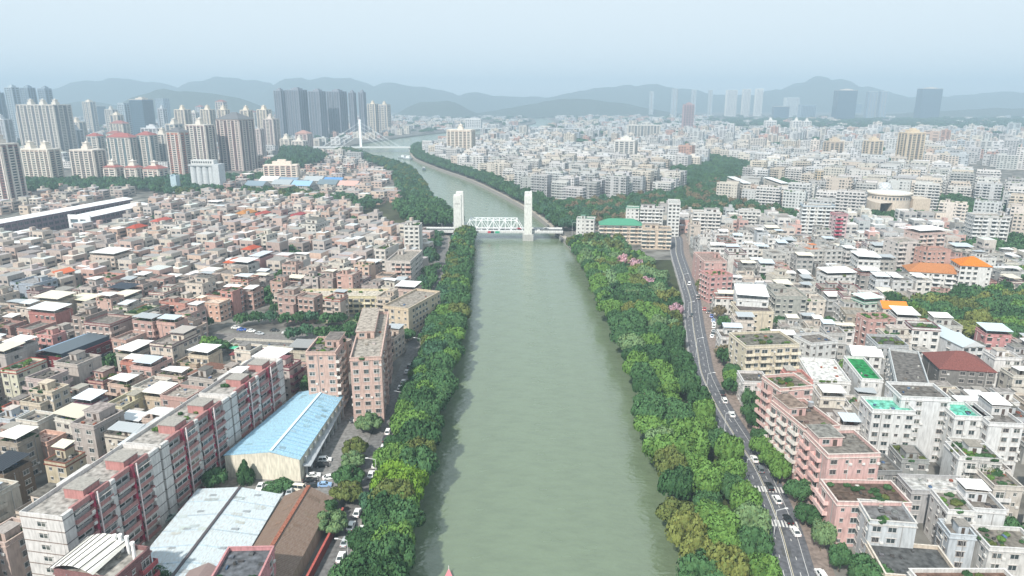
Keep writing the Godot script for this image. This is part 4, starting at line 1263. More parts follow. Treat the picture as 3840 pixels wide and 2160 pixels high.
func boat(called: String, label: String, at: Vector3, turn: float, L: float, W: float, hull: Color, cabin: Color) -> Node3D:
	var t := thing(called, label, "boat", at, turn)
	var b := MB.new()
	var y := W * .35
	var A := Vector3(-W / 2, y, L / 2); var B := Vector3(W / 2, y, L / 2); var C := Vector3(W / 2, y, -L * .25); var D := Vector3(-W / 2, y, -L * .25); var N := Vector3(0, y * 1.5, -L / 2)
	var k := Vector3(.75, 0, .95)
	var lo := [A * k, B * k, C * k, D * k, Vector3(0, 0, -L * .44)]
	for q in lo.size(): lo[q].y = -.4
	b.quad(lo[0], lo[1], B, A, hull); b.quad(lo[1], lo[2], C, B, hull); b.quad(lo[2], lo[4], N, C, hull); b.quad(lo[4], lo[3], D, N, hull); b.quad(lo[3], lo[0], A, D, hull)
	b.quad(A, B, C, D, hull); b.tri(C, N, D, Color(hull.r * .7 + .2, hull.g * .7 + .2, hull.b * .7 + .2))
	pm("hull", b, M.carpaint, t)
	var c := MB.new()
	c.bx(-W * .32, y, -L * .05, W * .32, y + W * .5 + .6, L * .36, cabin)
	c.bx(-W * .38, y + W * .5 + .6, -L * .1, W * .38, y + W * .5 + .75, L * .4, Color(.75, .75, .75), true)
	pm("cabin", c, M.paint, t)
	c = MB.new()
	c.bar(Vector3(0, y * 1.4, -L * .46), Vector3(0, y * 1.4 + 1.2, -L * .46), .12, Color(.7, .7, .7))
	pm("bow_post", c, M.paint, t)
	return t

# ---------------------------------------------------------------- cars, lamps
var carproto := {}
func section(b: MB, prof: Array, halfw: Array, col: Color, from := 0):
	# a lofted body: prof = [[z, y low, y high]], halfw per station
	for i in range(prof.size() - 1):
		var a = prof[i]; var c = prof[i + 1]
		var w0: float = halfw[i]; var w1: float = halfw[i + 1]
		b.quad(Vector3(-w0, a[2], a[0]), Vector3(w0, a[2], a[0]), Vector3(w1, c[2], c[0]), Vector3(-w1, c[2], c[0]), col)
		b.quad(Vector3(w0, a[1], a[0]), Vector3(w1, c[1], c[0]), Vector3(w1, c[2], c[0]), Vector3(w0, a[2], a[0]), col)
		b.quad(Vector3(-w1, c[1], c[0]), Vector3(-w0, a[1], a[0]), Vector3(-w0, a[2], a[0]), Vector3(-w1, c[2], c[0]), col)
	var f = prof[0]; var e = prof[prof.size() - 1]
	b.quad(Vector3(-halfw[0], f[1], f[0]), Vector3(halfw[0], f[1], f[0]), Vector3(halfw[0], f[2], f[0]), Vector3(-halfw[0], f[2], f[0]), col)
	var w: float = halfw[halfw.size() - 1]
	b.quad(Vector3(w, e[1], e[0]), Vector3(-w, e[1], e[0]), Vector3(-w, e[2], e[0]), Vector3(w, e[2], e[0]), col)
func car_meshes():
	for kind in ["sedan", "suv", "van"]:
		var d := {}
		var body := MB.new()
		var W := Color.WHITE
		var hb := .92 if kind != "van" else 1.0
		section(body, [[2.25, .35, .6], [2.1, .28, .78], [.9, .25, .9], [-1.5, .25, hb], [-2.1, .28, .9], [-2.25, .4, .65]], [.78, .87, .9, .9, .87, .78], W)
		var roof := MB.new()
		var glass := MB.new()
		var ry := {"sedan": 1.42, "suv": 1.68, "van": 1.95}[kind] as float
		var zf := {"sedan": .35, "suv": .45, "van": 1.3}[kind] as float
		var zb := {"sedan": -1.0, "suv": -1.75, "van": -2.05}[kind] as float
		var zf0 := {"sedan": 1.05, "suv": 1.1, "van": 1.75}[kind] as float
		var zb0 := {"sedan": -1.75, "suv": -2.1, "van": -2.15}[kind] as float
		roof.bx(-.68, ry - .06, zb, .68, ry, zf, W, true)
		for s in [-1, 1]:
			for p in [[zf0, zf], [zb0, zb]]: roof.bar(Vector3(s * .8, .9, p[0]), Vector3(s * .66, ry - .03, p[1]), .1, W)
			roof.bar(Vector3(s * .82, .9, (zf0 + zb0) / 2), Vector3(s * .67, ry - .03, (zf + zb) / 2), .09, W)
		var g := Color(.035, .045, .05)
		glass.quad(Vector3(-.76, .9, zf0 - .03), Vector3(.76, .9, zf0 - .03), Vector3(.63, ry - .05, zf - .03), Vector3(-.63, ry - .05, zf - .03), g)
		glass.quad(Vector3(.76, .9, zb0 + .03), Vector3(-.76, .9, zb0 + .03), Vector3(-.63, ry - .05, zb + .03), Vector3(.63, ry - .05, zb + .03), g)
		var sg := MB.new()
		for s in [-1, 1]:
			var A := Vector3(s * .79, .9, zf0 - .1); var B := Vector3(s * .79, .9, zb0 + .1); var C := Vector3(s * .655, ry - .06, zb + .05); var D := Vector3(s * .655, ry - .06, zf - .05)
			if s > 0: sg.quad(A, B, C, D, g)
			else: sg.quad(B, A, D, C, g)
		var wh := MB.new()
		var seg := 12
		for i in seg:
			var p := TAU * i / seg; var q := TAU * (i + 1) / seg
			var a := Vector3(-.1, sin(p) * .33, cos(p) * .33); var c := Vector3(-.1, sin(q) * .33, cos(q) * .33)
			var o := Vector3(.2, 0, 0)
			wh.quad(a, c, c + o, a + o, Color(.03, .03, .03)); wh.tri(a + o, c + o, Vector3(.1, 0, 0), Color(.2, .2, .21)); wh.tri(c, a, Vector3(-.1, 0, 0), Color(.2, .2, .21))
		var rim := MB.new()
		for i in 3: rim.bar(Vector3(0, -.2 * cos(i * PI / 3), -.2 * sin(i * PI / 3)), Vector3(0, .2 * cos(i * PI / 3), .2 * sin(i * PI / 3)), .07, Color(.6, .6, .62), .24)
		var hl := MB.new(); hl.bc(0, 0, 0, .36, .16, .1, Color(.75, .75, .72))
		var tl := MB.new(); tl.bc(0, 0, 0, .34, .18, .1, Color(.35, .02, .02))
		d.body = body.mesh(M.carpaint); d.roof = roof.mesh(M.carpaint); d.glass = glass.mesh(M.glass); d.side = sg.mesh(M.glass); d.wheel = wh.mesh(M.dark); d.rim = rim.mesh(M.steel); d.hl = hl.mesh(M.paint); d.tl = tl.mesh(M.paint)
		carproto[kind] = d
var carmats := {}
func car(x: float, z: float, heading: float, kind: String, colname: String, label: String, y := .03):
	var cols := {"white": "eef0f0", "black": "1c1f22", "grey": "6f767b", "silver": "b9bec2", "dark": "2c3238", "red": "b02030", "blue": "3d66b8", "pale blue": "8fb0d8", "silver green": "93a7a0", "cream": "e3ddcd", "maroon": "5c2a30"}
	if not carmats.has(colname):
		var m: StandardMaterial3D = M.carpaint.duplicate()
		m.albedo_color = Color(cols[colname])
		carmats[colname] = m
	var d = carproto[kind]
	var t := thing({"sedan": "parked_car", "suv": "parked_suv", "van": "parked_van"}[kind], label, {"sedan": "car", "suv": "car", "van": "van"}[kind], Vector3(x, y, z), heading * DEG)
	part("body", d.body, t).material_override = carmats[colname]
	part("cabin_roof", d.roof, t).material_override = carmats[colname]
	part("windscreens", d.glass, t); part("side_windows", d.side, t)
	for s in [-1, 1]:
		for q in [1.35, -1.4]:
			var wn := part("wheel", d.wheel, t)
			wn.position = Vector3(s * .82, .33, q)
			part("rim", d.rim, wn).position.x = s * .13
		part("headlight", d.hl, t).position = Vector3(s * .6, .62, 2.2)
		part("tail_light", d.tl, t).position = Vector3(s * .62, .7, -2.2)
func lamp_post(x: float, z: float, turn: float, label: String, h := 9.0):
	var t := thing("street_lamp", label, "street lamp", Vector3(x, 0, z), turn * DEG)
	var b := MB.new(); b.cyl(0, 0, 0, h, .11, .07, Color(.6, .62, .63), 8)
	pm("pole", b, M.paint, t)
	b = MB.new(); b.bar(Vector3(0, h, 0), Vector3(-2.4, h + .5, 0), .1, Color(.6, .62, .63)); pm("arm", b, M.paint, t)
	b = MB.new(); b.bc(-2.6, h + .5, 0, .9, .14, .34, Color(.75, .76, .76)); pm("lamp_head", b, M.paint, t)
func cars():
	var e := [[83.3, -251.2, "suv", "white"], [84.6, -258.6, "sedan", "dark"], [82.4, -238.8, "sedan", "white"], [79.6, -205.5, "sedan", "white"], [79.2, -199.0, "suv", "grey"], [78.6, -188.8, "sedan", "black"], [78.2, -181.6, "suv", "white"], [77.7, -171.6, "sedan", "black"], [77.5, -165.9, "sedan", "white"], [76.9, -148.0, "suv", "white"]]
	for k in e.size(): car(e[k][0], e[k][1], 178 + (e[k][1] + 200) * .06, e[k][2], e[k][3], "%s %s at the kerb of the east road, %s from the south" % [e[k][3], "suv" if e[k][2] == "suv" else "car", ordinal(e.size() - k)])
	var f := [[113.0, -428.1, "van", "white"], [110.7, -396.3, "sedan", "black"], [108.2, -373.6, "sedan", "red"], [109.0, -368.4, "sedan", "dark"], [108.6, -360.8, "sedan", "blue"], [107.4, -353.0, "sedan", "pale blue"], [104.7, -342.5, "suv", "white"], [102.5, -335.2, "sedan", "silver"], [99.6, -327.5, "sedan", "white"], [112.0, -403, "sedan", "grey"], [106.2, -347.6, "sedan", "white"], [101, -331.2, "sedan", "black"]]
	for k in f.size(): car(f[k][0], f[k][1], 162, f[k][2], f[k][3], "%s %s parked in the line below the pink tower house, %s in line" % [f[k][3], "van" if f[k][2] == "van" else "car", ordinal(k + 1)])
	var g := [["suv", "white"], ["sedan", "white"], ["sedan", "silver"], ["sedan", "blue"], ["sedan", "black"], ["sedan", "white"], ["suv", "dark"]]
	for k in g.size(): car(115.8 - k * .85, -367.5 + k * 4.2, 95, g[k][0], g[k][1], "%s car nosed into the forecourt bay below pink tower house, bay %s" % [g[k][1], CARD[k + 1]])
	car(98.2, -362.5, 344, "sedan", "dark", "dark car driving away alone on the east road bend"); car(78.6, -277.2, 350, "sedan", "dark", "dark car driving on the river side lane of the east road")
	var w := [[-44.0, -224.9, "suv", "white"], [-44.0, -219.4, "suv", "dark"], [-43.6, -213.3, "sedan", "white"], [-44.2, -201.8, "sedan", "white"], [-44.4, -195.7, "sedan", "white"], [-44.6, -168.4, "sedan", "white"], [-41.2, -166.4, "sedan", "white"], [-44.6, -161.3, "sedan", "silver"], [-44.2, -154.9, "sedan", "white"], [-44.3, -174.8, "sedan", "white"], [-45.8, -264.0, "sedan", "white"], [-45.4, -270.0, "sedan", "white"], [-45.6, -281.0, "sedan", "silver"], [-45.3, -287.5, "suv", "grey"], [-46.2, -333.7, "sedan", "white"], [-47, -346.0, "sedan", "white"]]
	for k in w.size(): car(w[k][0], w[k][1], 180 + rng.randf_range(-2, 2), w[k][2], w[k][3], "%s car by the wall side of the west river road, %s metres past the brown shed" % [w[k][3], CARD[k % 12 + 1]] if false else "%s car beside the trees of the west river road, %s from the south end" % [w[k][3], ordinal([6, 7, 8, 9, 10, 3, 4, 2, 1, 5, 11, 12, 13, 14, 15, 16][k])])
	var p := [[-61.4, -205.0, 100, "suv", "white"], [-61.3, -201.6, 100, "sedan", "black"], [-62.4, -195.2, 105, "sedan", "white"], [-62.6, -192.3, 105, "sedan", "black"], [-57.0, -194.1, 110, "sedan", "white"], [-60.6, -189.3, 108, "sedan", "dark"], [-64.4, -187.6, 80, "van", "cream"], [-69.6, -185.8, 5, "sedan", "white"], [-66.9, -185.5, 5, "sedan", "silver"], [-76.8, -188.6, 3, "sedan", "white"], [-74.4, -188.6, 3, "sedan", "white"], [-72.0, -188.4, 3, "sedan", "silver"], [-57.5, -189.8, 95, "sedan", "pale blue"], [-58.8, -234.4, 10, "sedan", "dark"], [-50.8, -199.4, 80, "sedan", "red"], [-50.9, -194.1, 80, "sedan", "white"], [-50.9, -190.6, 80, "sedan", "silver"]]
	var pl := ["white suv backed against the blue shed bays", "black car next to the white suv at the blue shed", "white car in front of the blue shed gable corner", "black car below white one at the shed gable corner", "white car alone across the yard of the blue shed", "dark car behind the cream van in the yard", "cream van with a roof load at the end of the yard", "white car nose out beside the brown tiled shed", "silver car nose out beside the brown tiled shed", "white car under the white gable, nearest the conical tree", "white car under the white gable, between two cars", "silver car under the white gable, nearest the round tree", "pale blue car at the yard end beside the brown shed", "dark car parked at the far end of the blue shed", "red car half hidden by the feathery yard trees", "white car half hidden by the feathery yard trees", "silver car half hidden by the feathery yard trees"]
	for k in p.size(): car(p[k][0], p[k][1], p[k][2], p[k][3], p[k][4], pl[k])
	car(-97.2, -172.4, 160, "suv", "silver green", "silver green suv in the lane between terrace block and pale blue shed")
	var m := [[-177, -342, "white", "white car on the village street beneath the salmon balcony house"], [-172.5, -341, "black", "black car on the village street beneath the salmon balcony house"], [-142.7, -341, "white", "white car under the feathery trees, at the sign board"], [-138.4, -337.8, "blue", "blue car parked under the feathery street trees"], [-132.9, -335.8, "white", "white car beside the blue car on the village street"], [-127.1, -331.6, "silver", "silver car turning on the village street before the market"], [-121.2, -336.6, "dark", "dark car under the feathery trees opposite the market"], [-114, -333, "white", "white car on the market street near the school court"]]
	for q in m: car(q[0], q[1], 82 + rng.randf_range(-10, 10), "sedan", q[2], q[3])
	for k in 6: car([-40.0, -28, -8, 6, 22, 30][k], [-594.5, -595, -594.4, -601, -594, -600][k], 90 if k % 2 else 270, "sedan", ["white", "silver", "dark", "red", "white", "grey"][k], "small %s car crossing the lift bridge deck" % ["white", "silver", "dark", "red", "white", "grey"][k] + [" near west tower", "", "", "", " near east tower", ""][k], 3.95)
	var lp := [[70.5, -163], [71.5, -190], [74.5, -222], [78, -258], [84.5, -300], [95, -358], [107, -420]]
	for k in lp.size(): lamp_post(lp[k][0], lp[k][1], 185, "grey street lamp among the river side trees of the east road, %s from the south" % ordinal(k + 1))
	var lw := [[-41, -150], [-41.5, -190], [-41, -240], [-42, -300], [-43, -360]]
	for k in lw.size(): lamp_post(lw[k][0], lw[k][1], 0, "grey street lamp by the west river road, %s from the south" % ordinal(k + 1))
	for k in 5: lamp_post([-60.0, -52, 40, 52, 66][k], [-588.0, -608, -570, -592, -574][k], [0, 180, 0, 180, 0][k], "street lamp at the lift bridge approach, %s of five from the west" % ordinal(k + 1), 11)

# ---------------------------------------------------------------- where the trees stand
var treecount := 0
var rest := []
var wanted := []
func t_at(x: float, z: float, r: float, h: float, style: String, tint: String, label: String, group := ""):
	wanted.append([x, z, r, h, style, tint, label, group])
func plant_wanted():      # the trees that show largest are objects, the others join the far foliage
	wanted.sort_custom(func(a, b): return a[2] / Vector2(a[0], a[1]).length() > b[2] / Vector2(b[0], b[1]).length())
	for k in wanted.size():
		var q = wanted[k]
		if k < 296: tree(q[0], q[1], q[2], q[3], q[4], q[5], q[6], q[7])
		else: rest.append([q[0], q[1], q[2], q[3], q[5]])
func bank_rows():
	# west bank, between river road and water
	for row in 3:
		var z := -132.0 - row * 2.5
		var k := 0
		while z > -590:
			k += 1
			var x: float = lerpf(-37.6 + row * 4.3, -43.6 + row * 4.3, clampf((-z - 350) / 200.0, 0, 1)) + rng.randf_range(-1, 1)
			var r := rng.randf_range(4.6, 7.2) if row > 0 else rng.randf_range(4.0, 5.6)
			var tint: String = ["dark", "green", "dark", "green", "teal", "olive", "green", "bright"][rng.randi() % 8]
			if row == 2 and rng.randf() < .35: tint = "green"
			if Vector2(x + 31, z + 181).length() < 9: tint = "lime"
			if z < -340 and rng.randf() < .18: tint = "olive"
			t_at(x, z, r, r * 1.35 + rng.randf_range(3.0, 5.0), "round", tint, "%s tree in the %s row of the west bank, %s going upstream" % [TINTNAME[tint], ["road side", "middle", "water side"][row], ordinal(k)], "trees of the west river bank")
			z -= rng.randf_range(6.6, 9.4)
	# east bank, wider further up
	var rd := smooth(ROAD_E, 4.0); var bk := smooth(BANK_E, 4.0)
	for row in 6:
		var z := -128.0 - row * 1.7
		var k := 0
		while z > -540:
			k += 1
			var xb := x_at(bk, z) - 3.6; var xr := x_at(rd, z) - 9.8
			var n := maxi(3, int((xr - xb) / 6.4))
			if row < n:
				var x := lerpf(xb, xr, (row + .2) / (n - .6)) + rng.randf_range(-1.2, 1.2)
				var tint: String = ["green", "dark", "green", "bright", "dark", "bright", "green", "olive", "pale"][rng.randi() % 9]
				if z > -175: tint = ["yellow", "olive", "green", "olive", "dark", "bright"][rng.randi() % 6] if row < n - 1 else ["green", "pale", "bright"][rng.randi() % 3]
				elif z > -235 and row >= n - 2: tint = ["bright", "green", "bright"][rng.randi() % 3]
				if z < -400 and rng.randf() < .28: tint = ["olive", "yellow", "pale", "pale"][rng.randi() % 4]
				if z < -330 and z > -400 and rng.randf() < .15: tint = "yellow"
				for q in [[81, -452], [84, -402], [88, -358], [77, -462]]:
					if Vector2(x - q[0], z - q[1]).length() < 5.5: tint = "pink"
				t_at(x, z, rng.randf_range(4.8, 7.0) if row < n - 1 else 4.6, rng.randf_range(9.5, 14), "round", tint, "%s tree on the east bank, %s line from the water, %s going upstream" % [TINTNAME[tint], ordinal(row + 1), ordinal(k)], "trees of the east river bank")
			z -= rng.randf_range(8.4, 11.5)
func x_at(p: PackedVector2Array, z: float) -> float:
	for i in p.size() - 1:
		if p[i].y >= z and p[i + 1].y < z: return lerpf(p[i].x, p[i + 1].x, (p[i].y - z) / (p[i].y - p[i + 1].y))
	return p[p.size() - 1].x
func grove(poly: PackedVector2Array, gap: float, tints: Array, where: String, rr := 5.2, hh := 11.0, single := true):
	var lo := Vector2(1e9, 1e9); var hi := -lo
	for p in poly:
		lo = lo.min(p); hi = hi.max(p)
	var k := 0
	var z := hi.y
	while z > lo.y:
		var x := lo.x + rng.randf() * gap
		while x < hi.x:
			var p := Vector2(x + rng.randf_range(-1, 1) * gap * .3, z + rng.randf_range(-1, 1) * gap * .3)
			if Geometry2D.is_point_in_polygon(p, poly) and not inside_occ(p.x, p.y, 1.5):
				k += 1
				var tint: String = tints[rng.randi() % tints.size()]
				var r := rr * rng.randf_range(.75, 1.2)
				if single: t_at(p.x, p.y, r, hh * rng.randf_range(.75, 1.15), "round", tint, "%s tree %s, %s counted from its south edge" % [TINTNAME[tint], where, ordinal(k)], "trees " + where)
				else: rest.append([p.x, p.y, r, hh * rng.randf_range(.75, 1.15), tint])
			x += gap
		z -= gap * .9
func trees_near():
	bank_rows()
	var e := [[80, -207, "bright"], [86, -232, "green"], [80, -191, "bright"], [79.5, -169, "dark"], [79, -158, "pale"], [80, -150, "green"], [83.5, -144, "green"], [85, -257, "dark"], [96, -253, "green"], [92, -288, "dark"], [109.5, -357, "brown"], [112.5, -401, "brown"], [101, -311, "green"], [88, -243, "green"], [81, -199, "bright"], [82, -215, "green"], [94, -296, "brown"], [87, -143, "green"], [114, -412, "olive"], [90, -272, "green"], [84.5, -225, "dark"], [81.5, -180, "green"], [98, -300, "dark"], [106, -338, "green"], [88, -265, "bright"]]
	for k in e.size(): t_at(e[k][0] + 2.0, e[k][1], rng.randf_range(3.2, 4.3), rng.randf_range(7.5, 10), "round", e[k][2], "%s pavement tree on the house side of the east road, %s of the line" % [TINTNAME[e[k][2]], ordinal(k + 1)], "pavement trees of the east road")
	var c := [[-51, -227, "feather", "pale", "pale feathery tree at the north end of the yard"], [-52, -208, "feather", "olive", "olive feathery tree in the middle of the yard"], [-51, -200, "feather", "pale", "greyish feathery tree beside the yard cars"], [-50, -190, "feather", "green", "green feathery tree over the red car in yard"], [-48.5, -181, "feather", "olive", "olive tree on the yard corner by the brown shed"], [-53, -172, "feather", "green", "spreading tree over the end of the brown tiled shed"], [-50, -166, "feather", "pale", "pale spreading tree between brown shed and river road"], [-90, -187, "round", "green", "rounded bushy tree at the end of terrace block lane"], [-82, -191, "cone", "dark", "dark conical evergreen before the white shed gable"], [-71, -188.5, "bush", "green", "broad low bush before the white shed gable"], [-83, -144.5, "feather", "dark", "dark layered tree at the bottom of pale blue shed"], [-89, -143, "feather", "dark", "dark layered tree beside membrane roof house"], [-84, -139, "round", "dark", "dark dense tree under the layered trees"], [-48.5, -141, "bush", "green", "small green bush by the red boundary wall"]]
	for q in c: t_at(q[0], q[1], rng.randf_range(4.2, 5.4) if q[2] != "cone" else 3.4, 8.0 if q[2] != "bush" else 5.0, q[2], q[3], q[4])
	var l := [[-152, -385], [-154, -409], [-144, -397], [-136, -377], [-149, -439], [-161, -482], [-149, -425], [-158, -429], [-153, -461], [-157, -497], [-150, -450], [-140, -388]]
	for k in l.size(): t_at(l[k][0], l[k][1], 4.2, 8.5, "round", ["green", "dark"][k % 2], "%s tree in the lane that splits the village, %s listed from the street" % [TINTNAME[["green", "dark"][k % 2]], ordinal(k + 1)], "trees of the village lane")
	var f := [[-140, -344], [-134, -347], [-127, -348], [-118, -344], [-111, -347], [-105, -348], [-96, -344], [-90, -345], [-102, -326], [-93, -322], [-87, -324], [-107, -321], [-81, -330], [-78, -345]]
	for k in f.size(): t_at(f[k][0], f[k][1], 4.4, 8.0, "feather", ["green", "dark", "teal"][k % 3], "%s layered tree of the market street, %s from the west" % [TINTNAME[["green", "dark", "teal"][k % 3]], ordinal(k + 1)], "layered trees of the market street")
	var sk := 0
	for q in [[-176, -278, "dark"], [-174, -270, "green"], [-174, -286, "dark"], [-142, -307, "bright"], [-136, -303, "green"], [-244, -629, "dark"], [-309, -518, "dark"], [-113, -504, "dark"], [-68, -412, "dark"], [-81, -321, "dark"], [-78, -416, "green"], [-116, -484, "green"], [-58, -300, "dark"], [-52, -392, "green"], [-52, -405, "dark"], [-51, -320, "green"]]:
		t_at(q[0], q[1], rng.randf_range(4, 5.5), rng.randf_range(6, 9), "round", q[2], "%s single tree between west bank houses, %s when listed from the red brick hall" % [TINTNAME[q[2]], ordinal(sk + 1)])
		sk += 1
	for q in gaps: t_at(q.x, q.y, rng.randf_range(3.0, 4.6), rng.randf_range(6, 11), "round", ["green", "dark", "bright", "green"][rng.randi() % 4], "garden tree between flat roofed houses, %s counted away from the lower frame edge" % ordinal(1 + gaps.find(q)), "garden trees between the houses")
	grove(pts([[-46, -360], [-52, -470], [-62, -580], [-76, -585], [-60, -470], [-54, -360]]), 8.5, ["green", "dark", "green", "teal"], "on the house side of west river road", 4.6, 9.5)
	grove(clump_a, 9.0, ["green", "dark", "green"], "of the clump among old town blocks", 5.0, 10)
	grove(park_e, 8.5, ["green", "yellow", "olive", "dark", "bright", "green", "yellow"], "of the east wooded park", 5.6, 11)
func trees_far():
	grove(pts([[52, -640], [120, -625], [150, -680], [75, -775], [30, -765]]), 10, ["dark", "green", "teal", "brown"], "x", 5.4, 11, false)
	grove(park_m, 9.5, ["dark", "green", "teal", "brown"], "x", 5.4, 11, false)
	# band on the east bank beyond the bridge
	var bk := smooth(BANK_E, 4.0)
	for row in 4:
		var z := -610.0 - row * 2.0
		while z > -1750:
			var x := x_at(bk, z) + 7.0 + row * 8.0 + rng.randf_range(-2, 2)
			var tint: String = ["dark", "green", "teal", "dark"][rng.randi() % 4]
			if not inside_occ(x, z, 2): rest.append([x, z, rng.randf_range(4.5, 6.2), rng.randf_range(9, 13), tint])
			z -= rng.randf_range(7.5, 10)
	bk = smooth(BANK_W, 4.0)
	for row in 5:
		var z := -640.0 - row * 2.0
		while z > -1560:
			var x := x_at(bk, z) - 9.0 - row * 7.5 + rng.randf_range(-2, 2)
			var tint: String = ["dark", "green", "teal", "olive", "dark"][rng.randi() % 5]
			if not inside_occ(x, z, 2) and not (row > 2 and rng.randf() < .4): rest.append([x, z, rng.randf_range(4.5, 6.5), rng.randf_range(9, 13), tint])
			z -= rng.randf_range(7.5, 10)
	grove(pts([[-300, -740], [-330, -830], [-430, -840], [-470, -900], [-420, -960], [-360, -870], [-260, -860], [-180, -800], [-200, -720]]), 12, ["dark", "green", "olive", "teal"], "by the silos", 6, 11, false)
	grove(pts([[-640, -860], [-480, -860], [-420, -960], [-360, -960], [-330, -1050], [-440, -1010], [-680, -960]]), 11, ["teal", "dark", "green"], "at the foot of the tower estate", 6, 12, false)
	grove(pts([[-380, -1080], [-330, -1100], [-340, -1300], [-440, -1500], [-480, -1500], [-420, -1250]]), 14, ["teal", "dark"], "behind", 8, 22, false)
	grove(pts([[225, -880], [330, -1000], [420, -1180], [400, -1390], [330, -1300], [250, -1120], [190, -960]]), 12, ["dark", "teal", "green"], "mid", 6, 12, false)
	grove(pts([[330, -700], [360, -760], [380, -960], [340, -1000], [320, -860]]), 11, ["dark", "teal", "green"], "school", 5, 11, false)
	grove(pts([[-48, -640], [-66, -610], [-100, -640], [-120, -720], [-86, -760], [-62, -690]]), 11, ["green", "dark", "green"], "clump", 7, 15, false)
	grove(pts([[-180, -700], [-150, -690], [-140, -760], [-200, -800]]), 13, ["green", "dark", "teal"], "by the open field", 6, 12, false)
	grove(pts([[340, -640], [420, -640], [440, -690], [350, -690]]), 10, ["green", "dark"], "theatre front", 5, 9, false)
	grove(pts([[430, -640], [520, -720], [510, -800], [440, -760]]), 11, ["dark", "green"], "dome", 5.5, 11, false)
	grove(pts([[620, -1150], [900, -1400], [860, -1500], [600, -1250]]), 14, ["dark", "teal"], "east", 7, 12, false)
	grove(pts([[520, -780], [720, -960], [760, -900], [600, -720]]), 13, ["dark", "green"], "east2", 6, 11, false)
	for k in 1500:      # greenery of the far plain
		var z := -rng.randf_range(1500, 4600)
		var x := rng.randf_range(-.75, .8) * -z
		if x > x_of_bank(BANK_W, z) - 20 and x < x_of_bank(BANK_E, z) + 20: continue
		if inside_occ(x, z, 4): continue
		rest.append([x, z, rng.randf_range(8, 20), rng.randf_range(8, 15), ["teal", "dark", "green"][rng.randi() % 3]])
	for k in 700:      # dark woods beyond the white quarter
		var z := -rng.randf_range(2750, 3900)
		var x := rng.randf_range(.30, .8) * -z
		if inside_occ(x, z, 4): continue
		rest.append([x, z, rng.randf_range(14, 28), rng.randf_range(10, 16), ["teal", "dark"][rng.randi() % 2]])
	var mm := MultiMesh.new()
	mm.transform_format = MultiMesh.TRANSFORM_3D
	mm.use_colors = true
	mm.mesh = crown_mesh(33, "round", 700, .095)
	mm.mesh.surface_set_material(0, M.leaf_any)
	mm.instance_count = rest.size()
	for i in rest.size():
		var q = rest[i]
		var b := Basis(Vector3.UP, rng.randf() * TAU).scaled(Vector3(q[2], q[3] / 1.2, q[2]))
		mm.set_instance_transform(i, Transform3D(b, Vector3(q[0], 0, q[1])))
		mm.set_instance_color(i, vary(hx(LEAF[q[4]]), .15))
	var o := MultiMeshInstance3D.new()
	o.name = "distant_foliage"; o.multimesh = mm
	add_child(o, true)
	o.set_meta("kind", "stuff")
func x_of_bank(a: Array, z: float) -> float:
	for i in a.size() - 1:
		if z <= a[i][1] and z > a[i + 1][1]: return lerpf(a[i][0], a[i + 1][0], (a[i][1] - z) / float(a[i][1] - a[i + 1][1]))
	return 160.0

